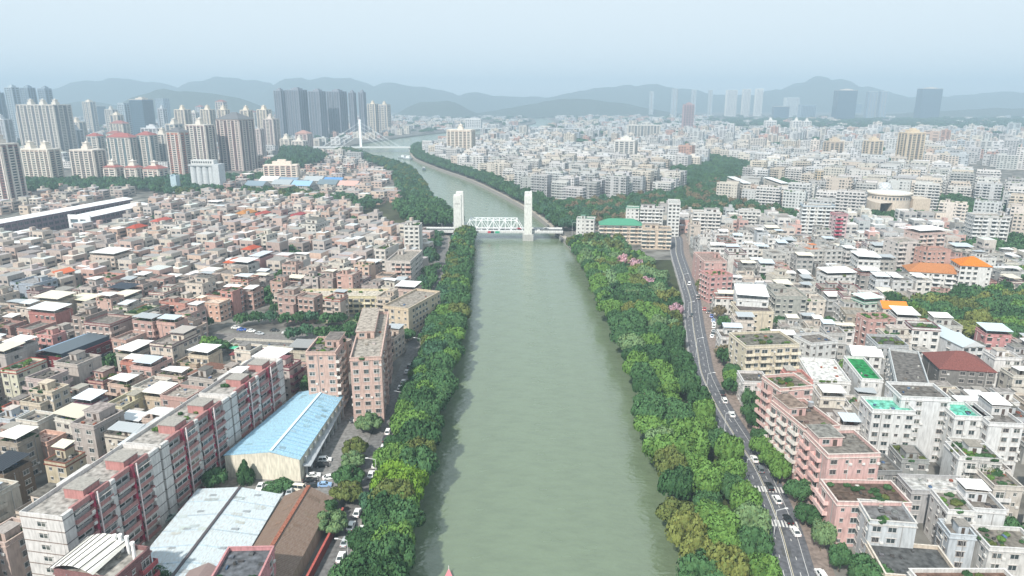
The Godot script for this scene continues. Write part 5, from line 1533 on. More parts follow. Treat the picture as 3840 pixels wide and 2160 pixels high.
# ---------------------------------------------------------------- houses that stand out in the photograph
func placed_houses():
	house(-276.5, -388.8, 17.3, 15.0, -15.0, 4, hx("b9c4d2"), opt("hut r=a9aaac full"), "pale blue house with small dark windows among white-roofed village houses", "village_house", "house")
	house(-178.7, -321.2, 7.5, 14.3, -15.0, 5, hx("e3e2d6"), opt("garden full r=6f7f45 trim=5c6a40"), "cream house with a grassy green roof beside the market street", "village_house", "house")
	house(-143.7, -279.3, 11.0, 15.5, -15.0, 5, hx("eadfd2"), opt("pent tin=b9b3ad trim=5e4450 full"), "cream house with dark purple-brown cornice and pergola roof", "village_house", "house")
	house(-174.3, -347.1, 16.3, 7.8, -15.0, 4, hx("d9a79a"), opt("hut r=a39a92 bal=dcaea2"), "salmon house with green glazed balconies above the market street", "village_house", "house")
	house(-162.4, -358.6, 18.4, 9.3, -15.0, 3, hx("e9c3b0"), opt("hut r=ecd9c8 full trim=efe0cf"), "peach house with square roof cabin at the village street corner", "village_house", "house")
	house(-154.4, -368.9, 7.5, 9.3, -15.0, 4, hx("d8a49a"), opt("garden full r=9c948c"), "long salmon house with planted roof behind the peach corner house", "village_house", "house")
	house(-171.4, -410.8, 15.0, 13.6, -15.0, 4, hx("e2d2c3"), opt("pent r=8f8a86 full"), "cream grey house with flat stained roof next to white-roofed house", "village_house", "house")
	house(-170.7, -432.9, 12.8, 12.0, -15.0, 4, hx("dcd9d4"), opt("tin=f4f6f6 full"), "grey house under one big plain white sheet roof by the tree lane", "village_house", "house")
	house(-166.4, -451.2, 7.5, 15.1, -15.0, 4, hx("d3a7a4"), opt("tin=d5dde6 blind"), "windowless dusty pink house beside the village tree lane", "village_house", "house")
	house(-200.5, -315.4, 7.5, 13.0, -15.0, 5, hx("bdaea6"), opt("hut r=75716d"), "grey brown house with walled empty roof terrace", "village_house", "house")
	house(-186.3, -305.6, 14.1, 13.1, -15.0, 5, hx("cdb9b1"), opt("r=8d8984 balr=d4c3ba trim=8b4b52"), "grey pink house with white side balconies above the dark steel hall", "village_house", "house")
	house(-182.5, -321.7, 7.5, 10.2, -15.0, 4, hx("dcd3c2"), opt("r=7c7974 blind"), "plain beige house wedged beside the grassy roofed house", "village_house", "house")
	house(-240.0, -351.1, 15.8, 11.1, -15.0, 4, hx("cfc4b4"), opt("tin=e8e2d3 full"), "beige house under a wide cream sheet roof in the village", "village_house", "house")
	house(-229.1, -358.0, 13.8, 11.8, -15.0, 3, hx("d9d2c2"), opt("tin=ece6cc"), "cream house under a pale yellow sheet awning", "village_house", "house")
	house(-229.2, -330.1, 16.5, 10.0, -15.0, 4, hx("c48d86"), opt("tin=eef3f4"), "dull red house under a white ribbed sheet roof", "village_house", "house")
	house(-213.5, -369.5, 14.0, 10.3, -15.0, 4, hx("d0a69a"), opt("solar full"), "pink house carrying a dark blue solar panel canopy", "village_house", "house")
	house(-187.3, -249.5, 7.5, 12.9, -15.0, 5, hx("e6e6d2"), opt("garden trim=b5544a full r=a39c92"), "cream house with brick red parapet and crowded plant pots on roof", "village_house", "house")
	house(-212.0, -275.8, 7.5, 8.0, -15.0, 4, hx("d9cdc0"), opt("trim=a8484c full"), "beige house with dark red parapet behind the potted roof house", "village_house", "house")
	house(-210.9, -281.7, 8.8, 8.3, -15.0, 4, hx("cfc8c2"), opt("tin=f5f5f5"), "grey house under a bright white sheet roof near the red brick hall", "village_house", "house")
	house(-207.6, -295.7, 10.3, 7.1, -15.0, 4, hx("e3aca8"), opt("hut r=b5aaa2"), "pink house standing behind the red brick and steel hall", "village_house", "house")
	house(-220.4, -306.3, 8.9, 12.6, -15.0, 4, hx("c6a097"), opt("r=8a8884 full"), "brick pink house with open grey roof terrace", "village_house", "house")
	house(-234.7, -309.2, 7.5, 7.0, -15.0, 4, hx("b8958f"), opt("r=8f8b86"), "brown pink house with bare flat roof at the village edge", "village_house", "house")
	house(-155.4, -270.6, 10.0, 8.1, -15.0, 3, hx("d79a8b"), opt("hut tin=f3f1ec r=d9a08c"), "salmon red low house with white awning below the cream cornice house", "village_house", "house")
	house(-162.5, -282.6, 8.7, 12.8, -15.0, 3, hx("d5cfc4"), opt("tin=f6f4f0 r=8c8a84"), "low grey house with half white awning roof beside cream cornice house", "village_house", "house")
	house(-127.2, -271.0, 9.5, 8.6, -15.0, 4, hx("e6d9c4"), opt("tin=f7f7f5"), "cream house with clean white sheet roof near dark red tile hall", "village_house", "house")
	house(-132.5, -269.4, 10.1, 7.0, -15.0, 3, hx("cbb9a6"), opt("r=8e8a85"), "low tan house with grey flat roof below the white sheet roof", "village_house", "house")
	house(-89.5, -258.5, 7.5, 8.6, -15.0, 4, hx("d9cfcb"), opt("hut r=8c5f63 balr=7c4a58 trim=7a3f4e"), "narrow house with plum coloured balconies behind the pink terrace block", "village_house", "house")
	house(-271.5, -461.3, 19.5, 16.6, -15.0, 4, hx("e0d2c6"), opt("tin=eeeeec full"), "cream house with white sheet roof in the middle of the village", "village_house", "house")
	house(-240.6, -400.3, 15.6, 11.5, -15.0, 4, hx("dba89c"), opt("garden r=a49a90"), "salmon house with plants on its roof terrace mid village", "village_house", "house")
	house(-236.6, -450.0, 14.1, 15.0, -15.0, 3, hx("dfe3d0"), opt("pent r=c9cfc0 full"), "pale green white house with roof pavilion mid village", "village_house", "house")
	house(-185.0, -516.7, 8.9, 14.2, -15.0, 5, hx("efeadf"), opt("hut full r=d8d2c8"), "tall cream white house with many small windows beside the tree lane", "village_house", "house")
	house(-167.6, -584.8, 15.4, 24.6, -15.0, 4, hx("eceae2"), opt("pent full"), "white house with tiered roof near the far tree line", "village_house", "house")
	house(-274.5, -410.7, 7.5, 12.1, -15.0, 4, hx("dccabb"), opt("gable=d06f48"), "house under a plain bright orange gable roof at village west", "village_house", "house")
	house(-184.9, -482.7, 7.5, 11.7, -15.0, 4, hx("ddd0c8"), opt("hip=cc6249"), "house under a small bright orange hip roof near white-walled tower house", "village_house", "house")
	house(-181.2, -441.8, 7.5, 11.6, -15.0, 4, hx("d5c6bc"), opt("hip=cc6848"), "house under an orange pyramid roof beside the white sheet roof", "village_house", "house")
	house(-309.2, -566.3, 9.0, 13.5, -15.0, 4, hx("e0c4b0"), opt("hip=c35a48"), "house under a small scarlet roof below the white arcaded hall", "village_house", "house")
	house(-305.2, -599.6, 7.5, 17.4, -15.0, 4, hx("dcc9c2"), opt("hip=c86a5e"), "house under a rose red pitched roof beside the arcaded hall", "village_house", "house")
	house(-253.7, -659.3, 11.4, 19.2, -15.0, 3, hx("dccbb8"), opt("hip=c98f55"), "low house under an ochre orange tiled roof near the far trees", "village_house", "house")
	house(-237.0, -653.4, 7.5, 21.0, -15.0, 3, hx("d9c5bd"), opt("hip=c3625a"), "low house under a red tiled roof near the far trees", "village_house", "house")
	house(-201.4, -646.0, 7.5, 21.3, -15.0, 3, hx("d8ccc6"), opt("hip=b9585c"), "low house under a crimson tiled roof by the riverside trees", "village_house", "house")
	house(-281.3, -578.3, 12.9, 18.3, -15.0, 4, hx("f0eeea"), opt("hut full"), "clean white four-storey house right below the long arcaded hall", "village_house", "house")
	house(-306.2, -717.3, 12.6, 12.8, -15.0, 3, hx("f0efec"), opt("tin=fafafa"), "white house with snow white flat sheet roof by the far trees", "village_house", "house")
	house(-144.1, -178.1, 7.5, 8.4, -15.0, 4, hx("8f7d6c"), opt("tin=3a3f45 full r=5a5a5a"), "tan brown house under a black net awning at the frame edge", "village_house", "house")
	house(-131.4, -184.0, 7.5, 7.0, -15.0, 4, hx("d9cfb6"), opt("pent tin=dcd8c6 trim=8f5a4a full"), "beige house with rusty cream sheet roof over half its terrace", "village_house", "house")
	house(-143.2, -210.6, 13.7, 7.0, -20.0, 4, hx("e6e4dc"), opt("garden tin=d5d0c0 full r=d0ccc4"), "white corner house with overgrown planted terrace and pergola", "village_house", "house")
	house(-157.7, -210.9, 9.0, 7.0, -15.0, 4, hx("ece8df"), opt("r=98968f"), "plain white house with dark walled roof terrace", "village_house", "house")
	house(-163.5, -227.7, 9.8, 7.0, -15.0, 5, hx("e0d5c3"), opt("full hut r=c9c0b0"), "beige house with rows of dark windows on its sunny side", "village_house", "house")
	house(-147.0, -223.9, 7.5, 7.0, -15.0, 4, hx("d8d6dc"), opt("tin=e3ecf5 trim=7d4254"), "grey house with pale blue sheet roof and plum parapet", "village_house", "house")
	house(-134.8, -224.3, 7.7, 12.3, -15.0, 4, hx("e4dcbc"), opt("full hut r=a8a498"), "long cream yellow house with three rows of dark windows", "village_house", "house")
	house(-165.7, -224.6, 8.8, 7.0, -15.0, 4, hx("dcd2c0"), opt("r=9c9a92 hut"), "beige house with grey walled roof beside the dark windowed house", "village_house", "house")
	house(-125.6, -230.1, 7.5, 8.7, -15.0, 4, hx("dccdb8"), opt("r=9a958c tin=ece8e0"), "tan house behind the pink terrace blocks with white awning", "village_house", "house")
	house(-153.2, -196.1, 7.5, 7.5, -15.0, 4, hx("b9b0a4"), opt("tin=f0efe8 garden"), "grey house with patched white sheets and creepers at frame edge", "village_house", "house")
	house(-149.5, -202.7, 8.1, 7.0, -15.0, 3, hx("e5bfae"), opt("r=e9c9bb"), "low pink terrace house tucked beneath white corner house", "village_house", "house")
	house(-166.8, -212.2, 7.5, 7.0, -15.0, 4, hx("cfd6dc"), opt("hut full"), "pale grey house with a small roof cabin at frame edge", "village_house", "house")
	house(-72.6, -503.8, 11.2, 12.2, -4.0, 8, hx("ecebe6"), opt("hut garden r=b8b4ae blind"), "slim white eight-storey block beside the river trees near the lift bridge", "village_house", "house")
	house(-83.6, -455.5, 7.5, 21.7, -15.0, 6, hx("e4dfd8"), opt("hut garden r=aaa59c"), "grey white block with plant covered roof above the river trees", "village_house", "house")
	house(-69.7, -441.1, 15.7, 33.2, -6.0, 5, hx("e2dbd5"), opt("hut r=a8a29a bal=d9b8ae full"), "pale block with two front balcony stacks above the river trees", "village_house", "house")
	house(-50.7, -340.5, 14.1, 33.6, -21.4, 5, hx("e3d3bb"), opt("r=a9a49c full"), "long cream office block with flat grey roof beside the west river road", "village_house", "house")
	house(-55.5, -259.5, 10.9, 54.3, 6.9, 8, hx("e3c6bb"), opt("pent r=b5b0a8 balr=c9b0a6 tank"), "tall salmon pink block beside blue shed and river road", "apartment_block", "apartment block")
	house(-69.7, -246.2, 10.8, 16.7, -0.0, 8, hx("e1c4b9"), opt("pent r=8f8b88 balr=e6e2dc garden full"), "salmon block with white angled side balconies next to the taller twin", "apartment_block", "apartment block")
	house(-93.2, -373.2, 49.6, 15.0, -0.0, 3, hx("eadfbd"), opt("full garden r=d9d2c4 bal=efe8d2"), "long cream yellow school with white rooftop balustrade", "school_building", "school")
	house(94.8, -181.2, 14.9, 14.2, 2.9, 6, hx("e8c5c1"), opt("pent r=8b8984 trim=f0e6df ball=e8c4bf full"), "pink corner block with cream roof patio above the east road", "apartment_block", "apartment block")
	house(92.0, -200.5, 11.4, 19.8, 8.8, 6, hx("e5c0bb"), opt("pent r=8e7f76 trim=efe4dc ball=ece8e2 tank full"), "middle pink block of the east road row with brown gravel roof", "apartment_block", "apartment block")
	house(93.2, -218.8, 12.0, 11.2, 10.5, 7, hx("e6c2bc"), opt("garden r=8a857c trim=efe8e0 ball=e6c5bf"), "far end block of the pink row with rounded corner and weedy roof", "apartment_block", "apartment block")
	house(94.6, -165.4, 19.0, 11.0, -1.9, 4, hx("e9c5c1"), opt("r=6e5f56 trim=f0e4de ball=eed0cc garden"), "low pink block with red brown roof terrace and plant frames", "apartment_block", "apartment block")
	house(95.5, -156, 11, 9.5, -8, 4, hx("d6dde2"), opt("r=86888a trim=e8e6e2"), "pale grey house with tiled grey roof at the south of the pink row", "townhouse", "house")
	house(97, -145, 17, 13, -8, 2, hx("e9dccb"), opt("r=66686a trim=efe7da"), "wide low hall with dark tiled roof and cream parapet", "townhouse", "house")
	house(121.5, -207, 13, 10, -6, 6, hx("eef1f2"), opt("r=7fd6c0 trim=f2f4f4 full"), "white wing with turquoise terrace roof and curved corner", "townhouse", "house")
	house(133, -211, 15, 12, -6, 7, hx("ebeff1"), opt("r=7d7b78 trim=f2f4f4 full"), "white block with grey roof joining two turquoise terraces", "townhouse", "house")
	house(144, -203, 11, 11, -6, 6, hx("eef1f2"), opt("r=79d8c2 trim=f2f4f4 full"), "white east wing with turquoise terrace beyond the grey-roofed block", "townhouse", "house")
	house(151.2, -200.9, 9.8, 16.0, -6.0, 6, hx("f0f3f4"), opt("pent tin=fbfbfb r=8d8b89 full"), "white curved block with bright white roof sheet at the frame edge", "townhouse", "house")
	house(133.5, -182, 11, 9, -8, 5, hx("e9ecec"), opt("hut r=8f8d86 full garden"), "white house with cluttered roof terrace and small roof cabin", "townhouse", "house")
	house(134.9, -183.3, 9.6, 12.0, -8.0, 5, hx("e3e3e0"), opt("r=8a857e garden full bal=d9d9d6"), "white house with open front balconies beside the cluttered roof house", "townhouse", "house")
	house(138.0, -182.3, 7.5, 12.0, -6.0, 4, hx("dcd8d4"), opt("r=7a6c68 full"), "grey house with brown roof at the east frame edge", "townhouse", "house")
	house(135.4, -173.6, 7.5, 12.0, -6.0, 4, hx("d5d0c9"), opt("garden r=8c857b bal=ddd"), "grey house with planted wooden balcony terrace at frame edge", "townhouse", "house")
	house(119.5, -174.5, 17, 8.5, -4, 3, hx("c4c6c8"), opt("r=d3d6d6"), "old grey warehouse with white patched roof beside the low pink block", "townhouse", "house")
	house(109.5, -186, 8, 10, 0, 3, hx("9ea1a2"), opt("r=8d8c88 full"), "weathered dark grey house behind the pink corner block", "townhouse", "house")
	house(118, -186.5, 7.5, 9, -6, 4, hx("a9acab"), opt("garden hut r=8c8a84"), "grey weathered house with laundry and plants on roof behind pink block", "townhouse", "house")
	house(115.5, -161, 6.5, 10, -8, 4, hx("eff0ee"), opt("garden r=9a968f full"), "white house with teal awning and red flower pots on its roof", "townhouse", "house")
	house(123, -161.5, 8, 9.5, -8, 4, hx("e6eaec"), opt("pent tin=fafafa r=8c8883"), "white house with white sheet roof and rusty awning", "townhouse", "house")
	house(112.5, -153.5, 6, 6.5, -8, 3, hx("d3dce4"), opt("hut r=8a8681 full"), "pale blue grey house with outside stair and tiny roof terrace", "townhouse", "house")
	house(122, -149.5, 12, 9, -6, 3, hx("eaebea"), opt("garden r=8b877f full"), "white house with weedy roof at the lower frame corner", "townhouse", "house")
	house(102.5, -131.5, 22, 12, 0, 3, hx("e6e6e4"), opt("garden r=7f675b trim=f2f2f0"), "white house with rusty terrace at the bottom frame edge", "townhouse", "house")
	house(106.9, -279.4, 22.9, 17.3, 6.0, 5, hx("e8dfc9"), opt("garden r=83827a bal=e9e0cc trim=efe8d8"), "cream terraced house overgrown with roof plants beside the east road", "townhouse", "house")
	house(121.2, -336.2, 17.0, 16.4, -3.7, 4, hx("e6dcc8"), opt("hut r=6f6765 trim=efe6d4"), "cream house with dark roof behind the plant covered house", "townhouse", "house")
	house(124.7, -349.4, 15.3, 22.5, -13.6, 5, hx("f1f4f5"), opt("r=e8eef0 blind tin=f4f7f8"), "blank white walled block next to the pink tower house", "townhouse", "house")
	house(119.5, -394.5, 14.2, 12.4, 12.6, 5, hx("e0b1ae"), opt("r=c9908a garden full"), "narrow strong pink tower house at the east road bend", "townhouse", "house")
	house(127.4, -437.4, 14.1, 27.2, -0.0, 5, hx("dfbab4"), opt("hut r=a8938c trim=efdcd4 ball=e9d8d2"), "pink house behind the narrow pink tower house", "townhouse", "house")
	house(148.9, -363.7, 16.1, 19.1, -4.6, 4, hx("b9bcb6"), opt("hut pent r=b7b3ab full"), "grey stone house with three wide windows in the old town", "townhouse", "house")
	house(174.3, -451.9, 9.5, 12.0, 11.0, 5, hx("dcdcd8"), opt("r=8b8783 full"), "grey white five-storey block beside its taller twin", "townhouse", "house")
	house(187.9, -459.7, 13.5, 12.0, 11.0, 5, hx("dfdfdc"), opt("hut r=8d8984 full"), "grey white five-storey block with roof cabin", "townhouse", "house")
	house(203.9, -464.2, 10.8, 12.0, 11.0, 5, hx("d9d9d5"), opt("r=d98a5c hut full"), "grey block with a small orange sheet on its roof", "townhouse", "house")
	house(216.2, -464.2, 12.3, 12.0, 9.9, 5, hx("dcdcda"), opt("hut r=94908a full"), "plain grey block with stained front next to orange-sheet block", "townhouse", "house")
	house(226.8, -435.9, 13.3, 18.4, -11.0, 5, hx("f0f2f1"), opt("tin=f5f7f8 full"), "white house with white sheet roof and strips of dark windows", "townhouse", "house")
	house(264.2, -462.5, 15.5, 16.0, 8.2, 7, hx("e3dcd8"), opt("balr=e6e0dc bal=e6e0dc r=a9a39c"), "stepped block of long cream balconies in the old town", "apartment_block", "apartment block")
	house(287.3, -476.9, 21.6, 14.0, 13.0, 8, hx("e0c9c1"), opt("bal=e6d8d0 tin=eeeeee"), "stepped pinkish tower of long balconies above its lower wing", "apartment_block", "apartment block")
	house(276.9, -447.8, 16.8, 12.0, 7.0, 6, hx("dcb2a6"), opt("hut full r=b29a90"), "pink block with brown windows in front of long balcony tower", "townhouse", "house")
	house(260.4, -417.4, 30.8, 16.0, -15.7, 4, hx("f1f3f2"), opt("hip=c98a5a bal=f2f4f3"), "white courtyard wing with orange tile rim beside the wooded park", "townhouse", "house")
	house(277.6, -409.2, 16.7, 16.0, -14.1, 6, hx("f3f5f4"), opt("hip=e88a2e full"), "white six-storey block with orange tiled roof rim beside the park", "townhouse", "house")
	house(194.3, -340.2, 11.3, 10.0, -11.0, 4, hx("e2dcd2"), opt("gable=f0862e"), "house under a steep bright orange gable at the park edge", "townhouse", "house")
	house(133.4, -288.9, 13.1, 12.0, 15.0, 4, hx("eceeee"), opt("r=8c8782 full"), "white cube house with two dark square windows in the old town", "townhouse", "house")
	house(169.1, -328.0, 10.4, 12.0, -11.8, 4, hx("b9b1a4"), opt("r=a8a49c full"), "weathered stone house with arched windows in the old town", "townhouse", "house")
	house(170.5, -310.6, 13.1, 10.0, 4.4, 5, hx("d9b2ab"), opt("garden r=b59a92"), "pink house with planted balcony beside the weathered stone house", "townhouse", "house")
	house(184.8, -313.0, 9.7, 12.0, -11.0, 5, hx("e9e9e6"), opt("tin=f0f2f2"), "white house with corner tin roof below the orange gable", "townhouse", "house")
	house(182.0, -310.5, 7.5, 12.0, -11.0, 4, hx("d9aaa8"), opt("balr=e2c2be"), "narrow pink balcony house beside white terrace house", "townhouse", "house")
	house(185.0, -297.8, 11.5, 10.0, -11.0, 5, hx("f0f1f0"), opt("garden trim=7d4650 full"), "white house with dark red roof edge and open terrace near park", "townhouse", "house")
	house(196.5, -291.2, 9.6, 22.0, 4.9, 4, hx("e9edf0"), opt("gable=b9c6cc"), "pale house under a long blue grey gable sheet roof near the park", "townhouse", "house")
	house(217.4, -297.6, 10.4, 10.0, -9.9, 4, hx("d9a3a3"), opt("tin=c9dce2"), "pink house with pale blue canopy next to the park trees", "townhouse", "house")
	house(151.9, -282.1, 11.6, 10.0, -11.0, 3, hx("f3f6f6"), opt("gable=f4f7f7"), "low house under a clean white ridge sheet in the old town", "townhouse", "house")
	house(124.8, -259.9, 13.9, 24.0, -10.0, 3, hx("f0f2f2"), opt("r=eef2f1 trim=f3f5f5"), "long white flat roofed hall with pale terraces", "townhouse", "house")
	house(137.1, -253.9, 7.5, 24.0, -10.0, 4, hx("f1f3f3"), opt("r=2f9a5a trim=f3f5f5"), "white hall with a strip of bright green roof turf", "townhouse", "house")
	house(163.3, -285.9, 12.5, 14.0, -7.6, 4, hx("c4c9cc"), opt("garden r=6d6d6a full"), "grey house with black patched roof garden in the old town", "townhouse", "house")
	house(155.5, -255.2, 10.9, 40.0, -24.0, 4, hx("d3d8da"), opt("r=7c7a77 full"), "long grey workshop with ribbon windows and dark roof", "townhouse", "house")
	house(179.6, -262.0, 19.9, 18.0, -11.0, 4, hx("8f8e8b"), opt("hip=8a5752"), "dark grey house under a wide dull red roof", "townhouse", "house")
	house(101.6, -231.1, 7.5, 10.0, 0.0, 6, hx("dfa39c"), opt("hut"), "narrow pink wing at the far end of the pink row", "townhouse", "house")
	house(186.0, -349.8, 11.4, 10.0, 12.3, 4, hx("e6f0ec"), opt("tin=d5ece8 full trim=2f8f6a"), "white house with green glass terrace below orange gable", "townhouse", "house")
	house(181.3, -359.1, 9.2, 12.0, -11.0, 4, hx("e9e4e0"), opt("trim=8a4a58 hut full"), "white house with maroon roof rim in the old town", "townhouse", "house")
	house(193.9, -362.0, 10.6, 10.0, -11.0, 4, hx("f2f3f1"), opt("r=8e6d68"), "white house with reddish flat roof near the park corner", "townhouse", "house")
	house(159.4, -403.0, 10.3, 10.0, 11.0, 4, hx("e3dfd4"), opt("pent r=b9b2a6"), "cream and pink house with roof rooms in the old town", "townhouse", "house")
	house(195.1, -405.8, 18.1, 12.0, 5.1, 4, hx("f0f1f0"), opt("tin=f8f9f9 full"), "white house under broad white sheet roof in old town middle", "townhouse", "house")
	house(255.8, -580.2, 24.9, 12.0, -11.0, 9, hx("eef0ee"), opt("trim=8fb9d9 full bal=eaf0f2 hut"), "white nine-storey block with sky blue roof rim", "apartment_block", "apartment block")
	house(262.1, -553.0, 8.9, 12.0, -0.0, 8, hx("e3c9cc"), opt("trim=c0405a bal=c25a70"), "slim block with crimson striped balconies beside blue rimmed block", "apartment_block", "apartment block")
	house(170.0, -603.7, 22.3, 12.0, -11.0, 6, hx("eef0ef"), opt("pent bal=e9e6e2 full r=b9b4ac"), "white block with glazed balconies and low front annex", "apartment_block", "apartment block")
	house(216.1, -629.2, 18.4, 10.0, -11.0, 5, hx("e9ebea"), opt("hut full bal=e3e3e0"), "white five-storey house beside the wooded lane", "townhouse", "house")
	house(378.2, -547.7, 25.5, 16.0, -11.0, 8, hx("e6e8e8"), opt("bal=e9ebec full hut"), "grey white eight-storey block above the park", "apartment_block", "apartment block")
	house(63.1, -587.3, 15.1, 12.0, -11.0, 5, hx("eceeec"), opt("r=6f9a86 full hut"), "white house with green framed roof near the bridge road", "townhouse", "house")
	house(109.9, -628.9, 11.8, 12.0, -11.0, 6, hx("eef0ee"), opt("r=4fa183 trim=3f9a78 full"), "white hotel block with green tiled eaves", "townhouse", "house")
	house(126.6, -625.8, 19.9, 12.0, -11.0, 6, hx("eceeee"), opt("bal=f0f2f2 pent full"), "white balcony block next to the green eaved hotel", "townhouse", "house")
	house(89.0, -564.0, 34.5, 16.0, -5.1, 5, hx("ead9c6"), opt("hip=5aa88a bal=efe4d6 glazed full"), "cream riverside block with green hipped roof and glazed balconies", "apartment_block", "apartment block")
	house(114.0, -542.3, 21.8, 14.0, -7.5, 5, hx("e6d6c4"), opt("pent bal=ece0d2 glazed full"), "cream block with glazed balconies next to green hipped roof", "apartment_block", "apartment block")
	house(140.2, -599.7, 9.9, 24.0, -11.0, 9, hx("eff2f2"), opt("blind r=c9ccca"), "tall blank white block at the end of the east road", "apartment_block", "apartment block")

# ---------------------------------------------------------------- towers that stand out
func placed_towers():
	tower(-578, -799, 27.9, 22.3, -15, 64, hx("8e6d6c"), opt("piers pier=d9d3cc cupola"), "brown tower with cream pilasters cut by the frame edge above village", "residential_tower", "tower block")
	tower(-900, -1381, 87.9, 39.6, -15, 101, hx("8b8a90"), opt("piers pier=d5d2cc cupola"), "great double tower with two pale window shafts and twin cupolas", "residential_tower", "tower block")
	tower(-653, -975, 49.9, 20.0, -12, 46, hx("b9a9a0"), opt("piers pier=e3ddd2 cupola"), "cream ten-storey block with two cupolas in front of double tower", "residential_tower", "tower block")
	tower(-587, -977, 37.3, 22.4, -12, 45, hx("a79d9a"), opt("piers pier=e0d9cf cupola"), "single cream block with one cupola beside the double tower", "residential_tower", "tower block")
	tower(-711, -1212, 19.9, 16.0, -12, 51, hx("8d9aa2"), opt("piers pier=d8d4cc hip=b06a66"), "grey green block with red hipped roof next to the double tower", "residential_tower", "tower block")
	tower(-654, -1192, 43.3, 21.6, -12, 50, hx("7f9298"), opt("piers pier=d9d4cb hip=b06a66"), "long green grey block with red roof edge and white window shafts", "residential_tower", "tower block")
	tower(-618, -1202, 25.0, 20.0, -12, 53, hx("7f9298"), opt("piers pier=d9d4cb hip=b06a66"), "green grey block with red roof edge adjoining the brown pair", "residential_tower", "tower block")
	tower(-608, -1237, 21.1, 16.9, -12, 53, hx("8f9097"), opt("piers pier=d9d4cb cupola"), "grey block half hidden behind the salmon striped tower", "residential_tower", "tower block")
	tower(-553, -974, 19.0, 15.2, -12, 21, hx("c9b4ac"), opt("piers pier=e8e2d8 cupola hip=b3706a"), "low cream block with red roof, first of the three cupola villas", "residential_tower", "tower block")
	tower(-522, -969, 18.2, 14.6, -12, 21, hx("c9b4ac"), opt("piers pier=e8e2d8 cupola hip=b3706a"), "low cream block with red roof, middle of three cupola villas", "residential_tower", "tower block")
	tower(-496, -976, 24.3, 19.4, -12, 19, hx("c9b4ac"), opt("piers pier=e8e2d8 cupola hip=b3706a"), "low cream block with red roof, last of three cupola villas", "residential_tower", "tower block")
	tower(-477, -1015, 23.1, 18.5, -20, 67, hx("c08474"), opt("piers pier=d7cfc8 hip=7b7f86"), "tall salmon flanked tower with dark balconies behind the silos", "residential_tower", "tower block")
	tower(-493, -1128, 36.6, 21.9, -20, 73, hx("8d7a7d"), opt("piers pier=dcd7cf cupola"), "brown tower with broad white window shaft behind the silos", "residential_tower", "tower block")
	tower(-452, -1166, 44.6, 35.7, -20, 80, hx("86686a"), opt("piers pier=d3c8c2 hip=7b7f86"), "dark brown tall tower with grey hipped cap behind the silos", "residential_tower", "tower block")
	tower(-488, -1371, 15.1, 12.1, -20, 56, hx("9a7f82"), opt("piers pier=cfc5c2"), "slim mauve tower next to the dark brown tall tower", "residential_tower", "tower block")
	tower(-534, -1582, 27.3, 21.8, -20, 69, hx("a08f92"), opt("piers pier=d8d0c8 cupola"), "mauve cream tower with cupola at the end of the brown group", "residential_tower", "tower block")
	tower(-808, -1759, 29.1, 23.3, -18, 86, hx("a89f9c"), opt("piers pier=e6dccb cupola"), "cream topped tower with cupola, first in the row behind brown towers", "residential_tower", "tower block")
	tower(-746, -1758, 25.9, 20.7, -18, 86, hx("a89f9c"), opt("piers pier=e6dccb cupola"), "cream topped tower with cupola, second in the row behind brown towers", "residential_tower", "tower block")
	tower(-706, -1756, 21.3, 17.1, -18, 86, hx("a89f9c"), opt("piers pier=e6dccb cupola"), "cream topped tower with cupola, third in the row behind brown towers", "residential_tower", "tower block")
	tower(-651, -1757, 22.8, 18.2, -18, 85, hx("a89f9c"), opt("piers pier=e6dccb cupola"), "cream topped tower with cupola, fourth in the row behind brown towers", "residential_tower", "tower block")
	tower(-608, -1758, 26.6, 21.2, -18, 86, hx("a89f9c"), opt("piers pier=e6dccb cupola"), "cream topped tower with cupola, fifth in the row behind brown towers", "residential_tower", "tower block")
	tower(-679, -2108, 24.8, 19.8, -24, 134, hx("6f7c8c"), opt("piers pier=8f96a2 flat"), "tall dark slate tower, first of the slate row near the cable bridge", "residential_tower", "tower block")
	tower(-633, -2117, 48.4, 38.7, -24, 136, hx("6f7c8c"), opt("piers pier=8f96a2 flat"), "tall dark slate tower, second of the slate row near the cable bridge", "residential_tower", "tower block")
	tower(-571, -2113, 38.4, 30.7, -24, 132, hx("6f7c8c"), opt("piers pier=8f96a2 flat"), "tall dark slate tower, third of the slate row near the cable bridge", "residential_tower", "tower block")
	tower(-532, -2189, 46.1, 36.9, -24, 132, hx("6c7887"), opt("piers pier=8d93a0 flat"), "tall dark slate tower, fourth of the slate row near the cable bridge", "residential_tower", "tower block")
	tower(-483, -2178, 17.0, 13.6, -24, 129, hx("6c7887"), opt("piers pier=8d93a0 flat"), "tall dark slate tower, fifth of the slate row near the cable bridge", "residential_tower", "tower block")
	tower(-453, -2178, 17.0, 13.6, -24, 130, hx("6c7887"), opt("piers pier=8d93a0 flat"), "tall dark slate tower, last of the slate row near the cable bridge", "residential_tower", "tower block")
	tower(-471, -2432, 29.6, 23.7, -20, 94, hx("a7a6a8"), opt("piers pier=e2d6c2 cupola"), "pale cream tower with a dome top beside the slate row", "residential_tower", "tower block")
	tower(-432, -2433, 31.5, 25.2, -20, 92, hx("a3a4a8"), opt("piers pier=ddd3c4 cupola"), "second pale cream domed tower beyond the slate row", "residential_tower", "tower block")
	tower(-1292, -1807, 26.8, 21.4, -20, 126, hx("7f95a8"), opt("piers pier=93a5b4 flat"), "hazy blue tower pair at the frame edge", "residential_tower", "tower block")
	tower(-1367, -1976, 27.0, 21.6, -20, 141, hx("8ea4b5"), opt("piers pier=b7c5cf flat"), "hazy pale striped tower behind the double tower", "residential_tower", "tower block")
	tower(-1413, -2109, 30.3, 24.2, -20, 142, hx("7f94a7"), opt("piers pier=94a6b5 flat"), "hazy blue tower behind the double tower", "residential_tower", "tower block")
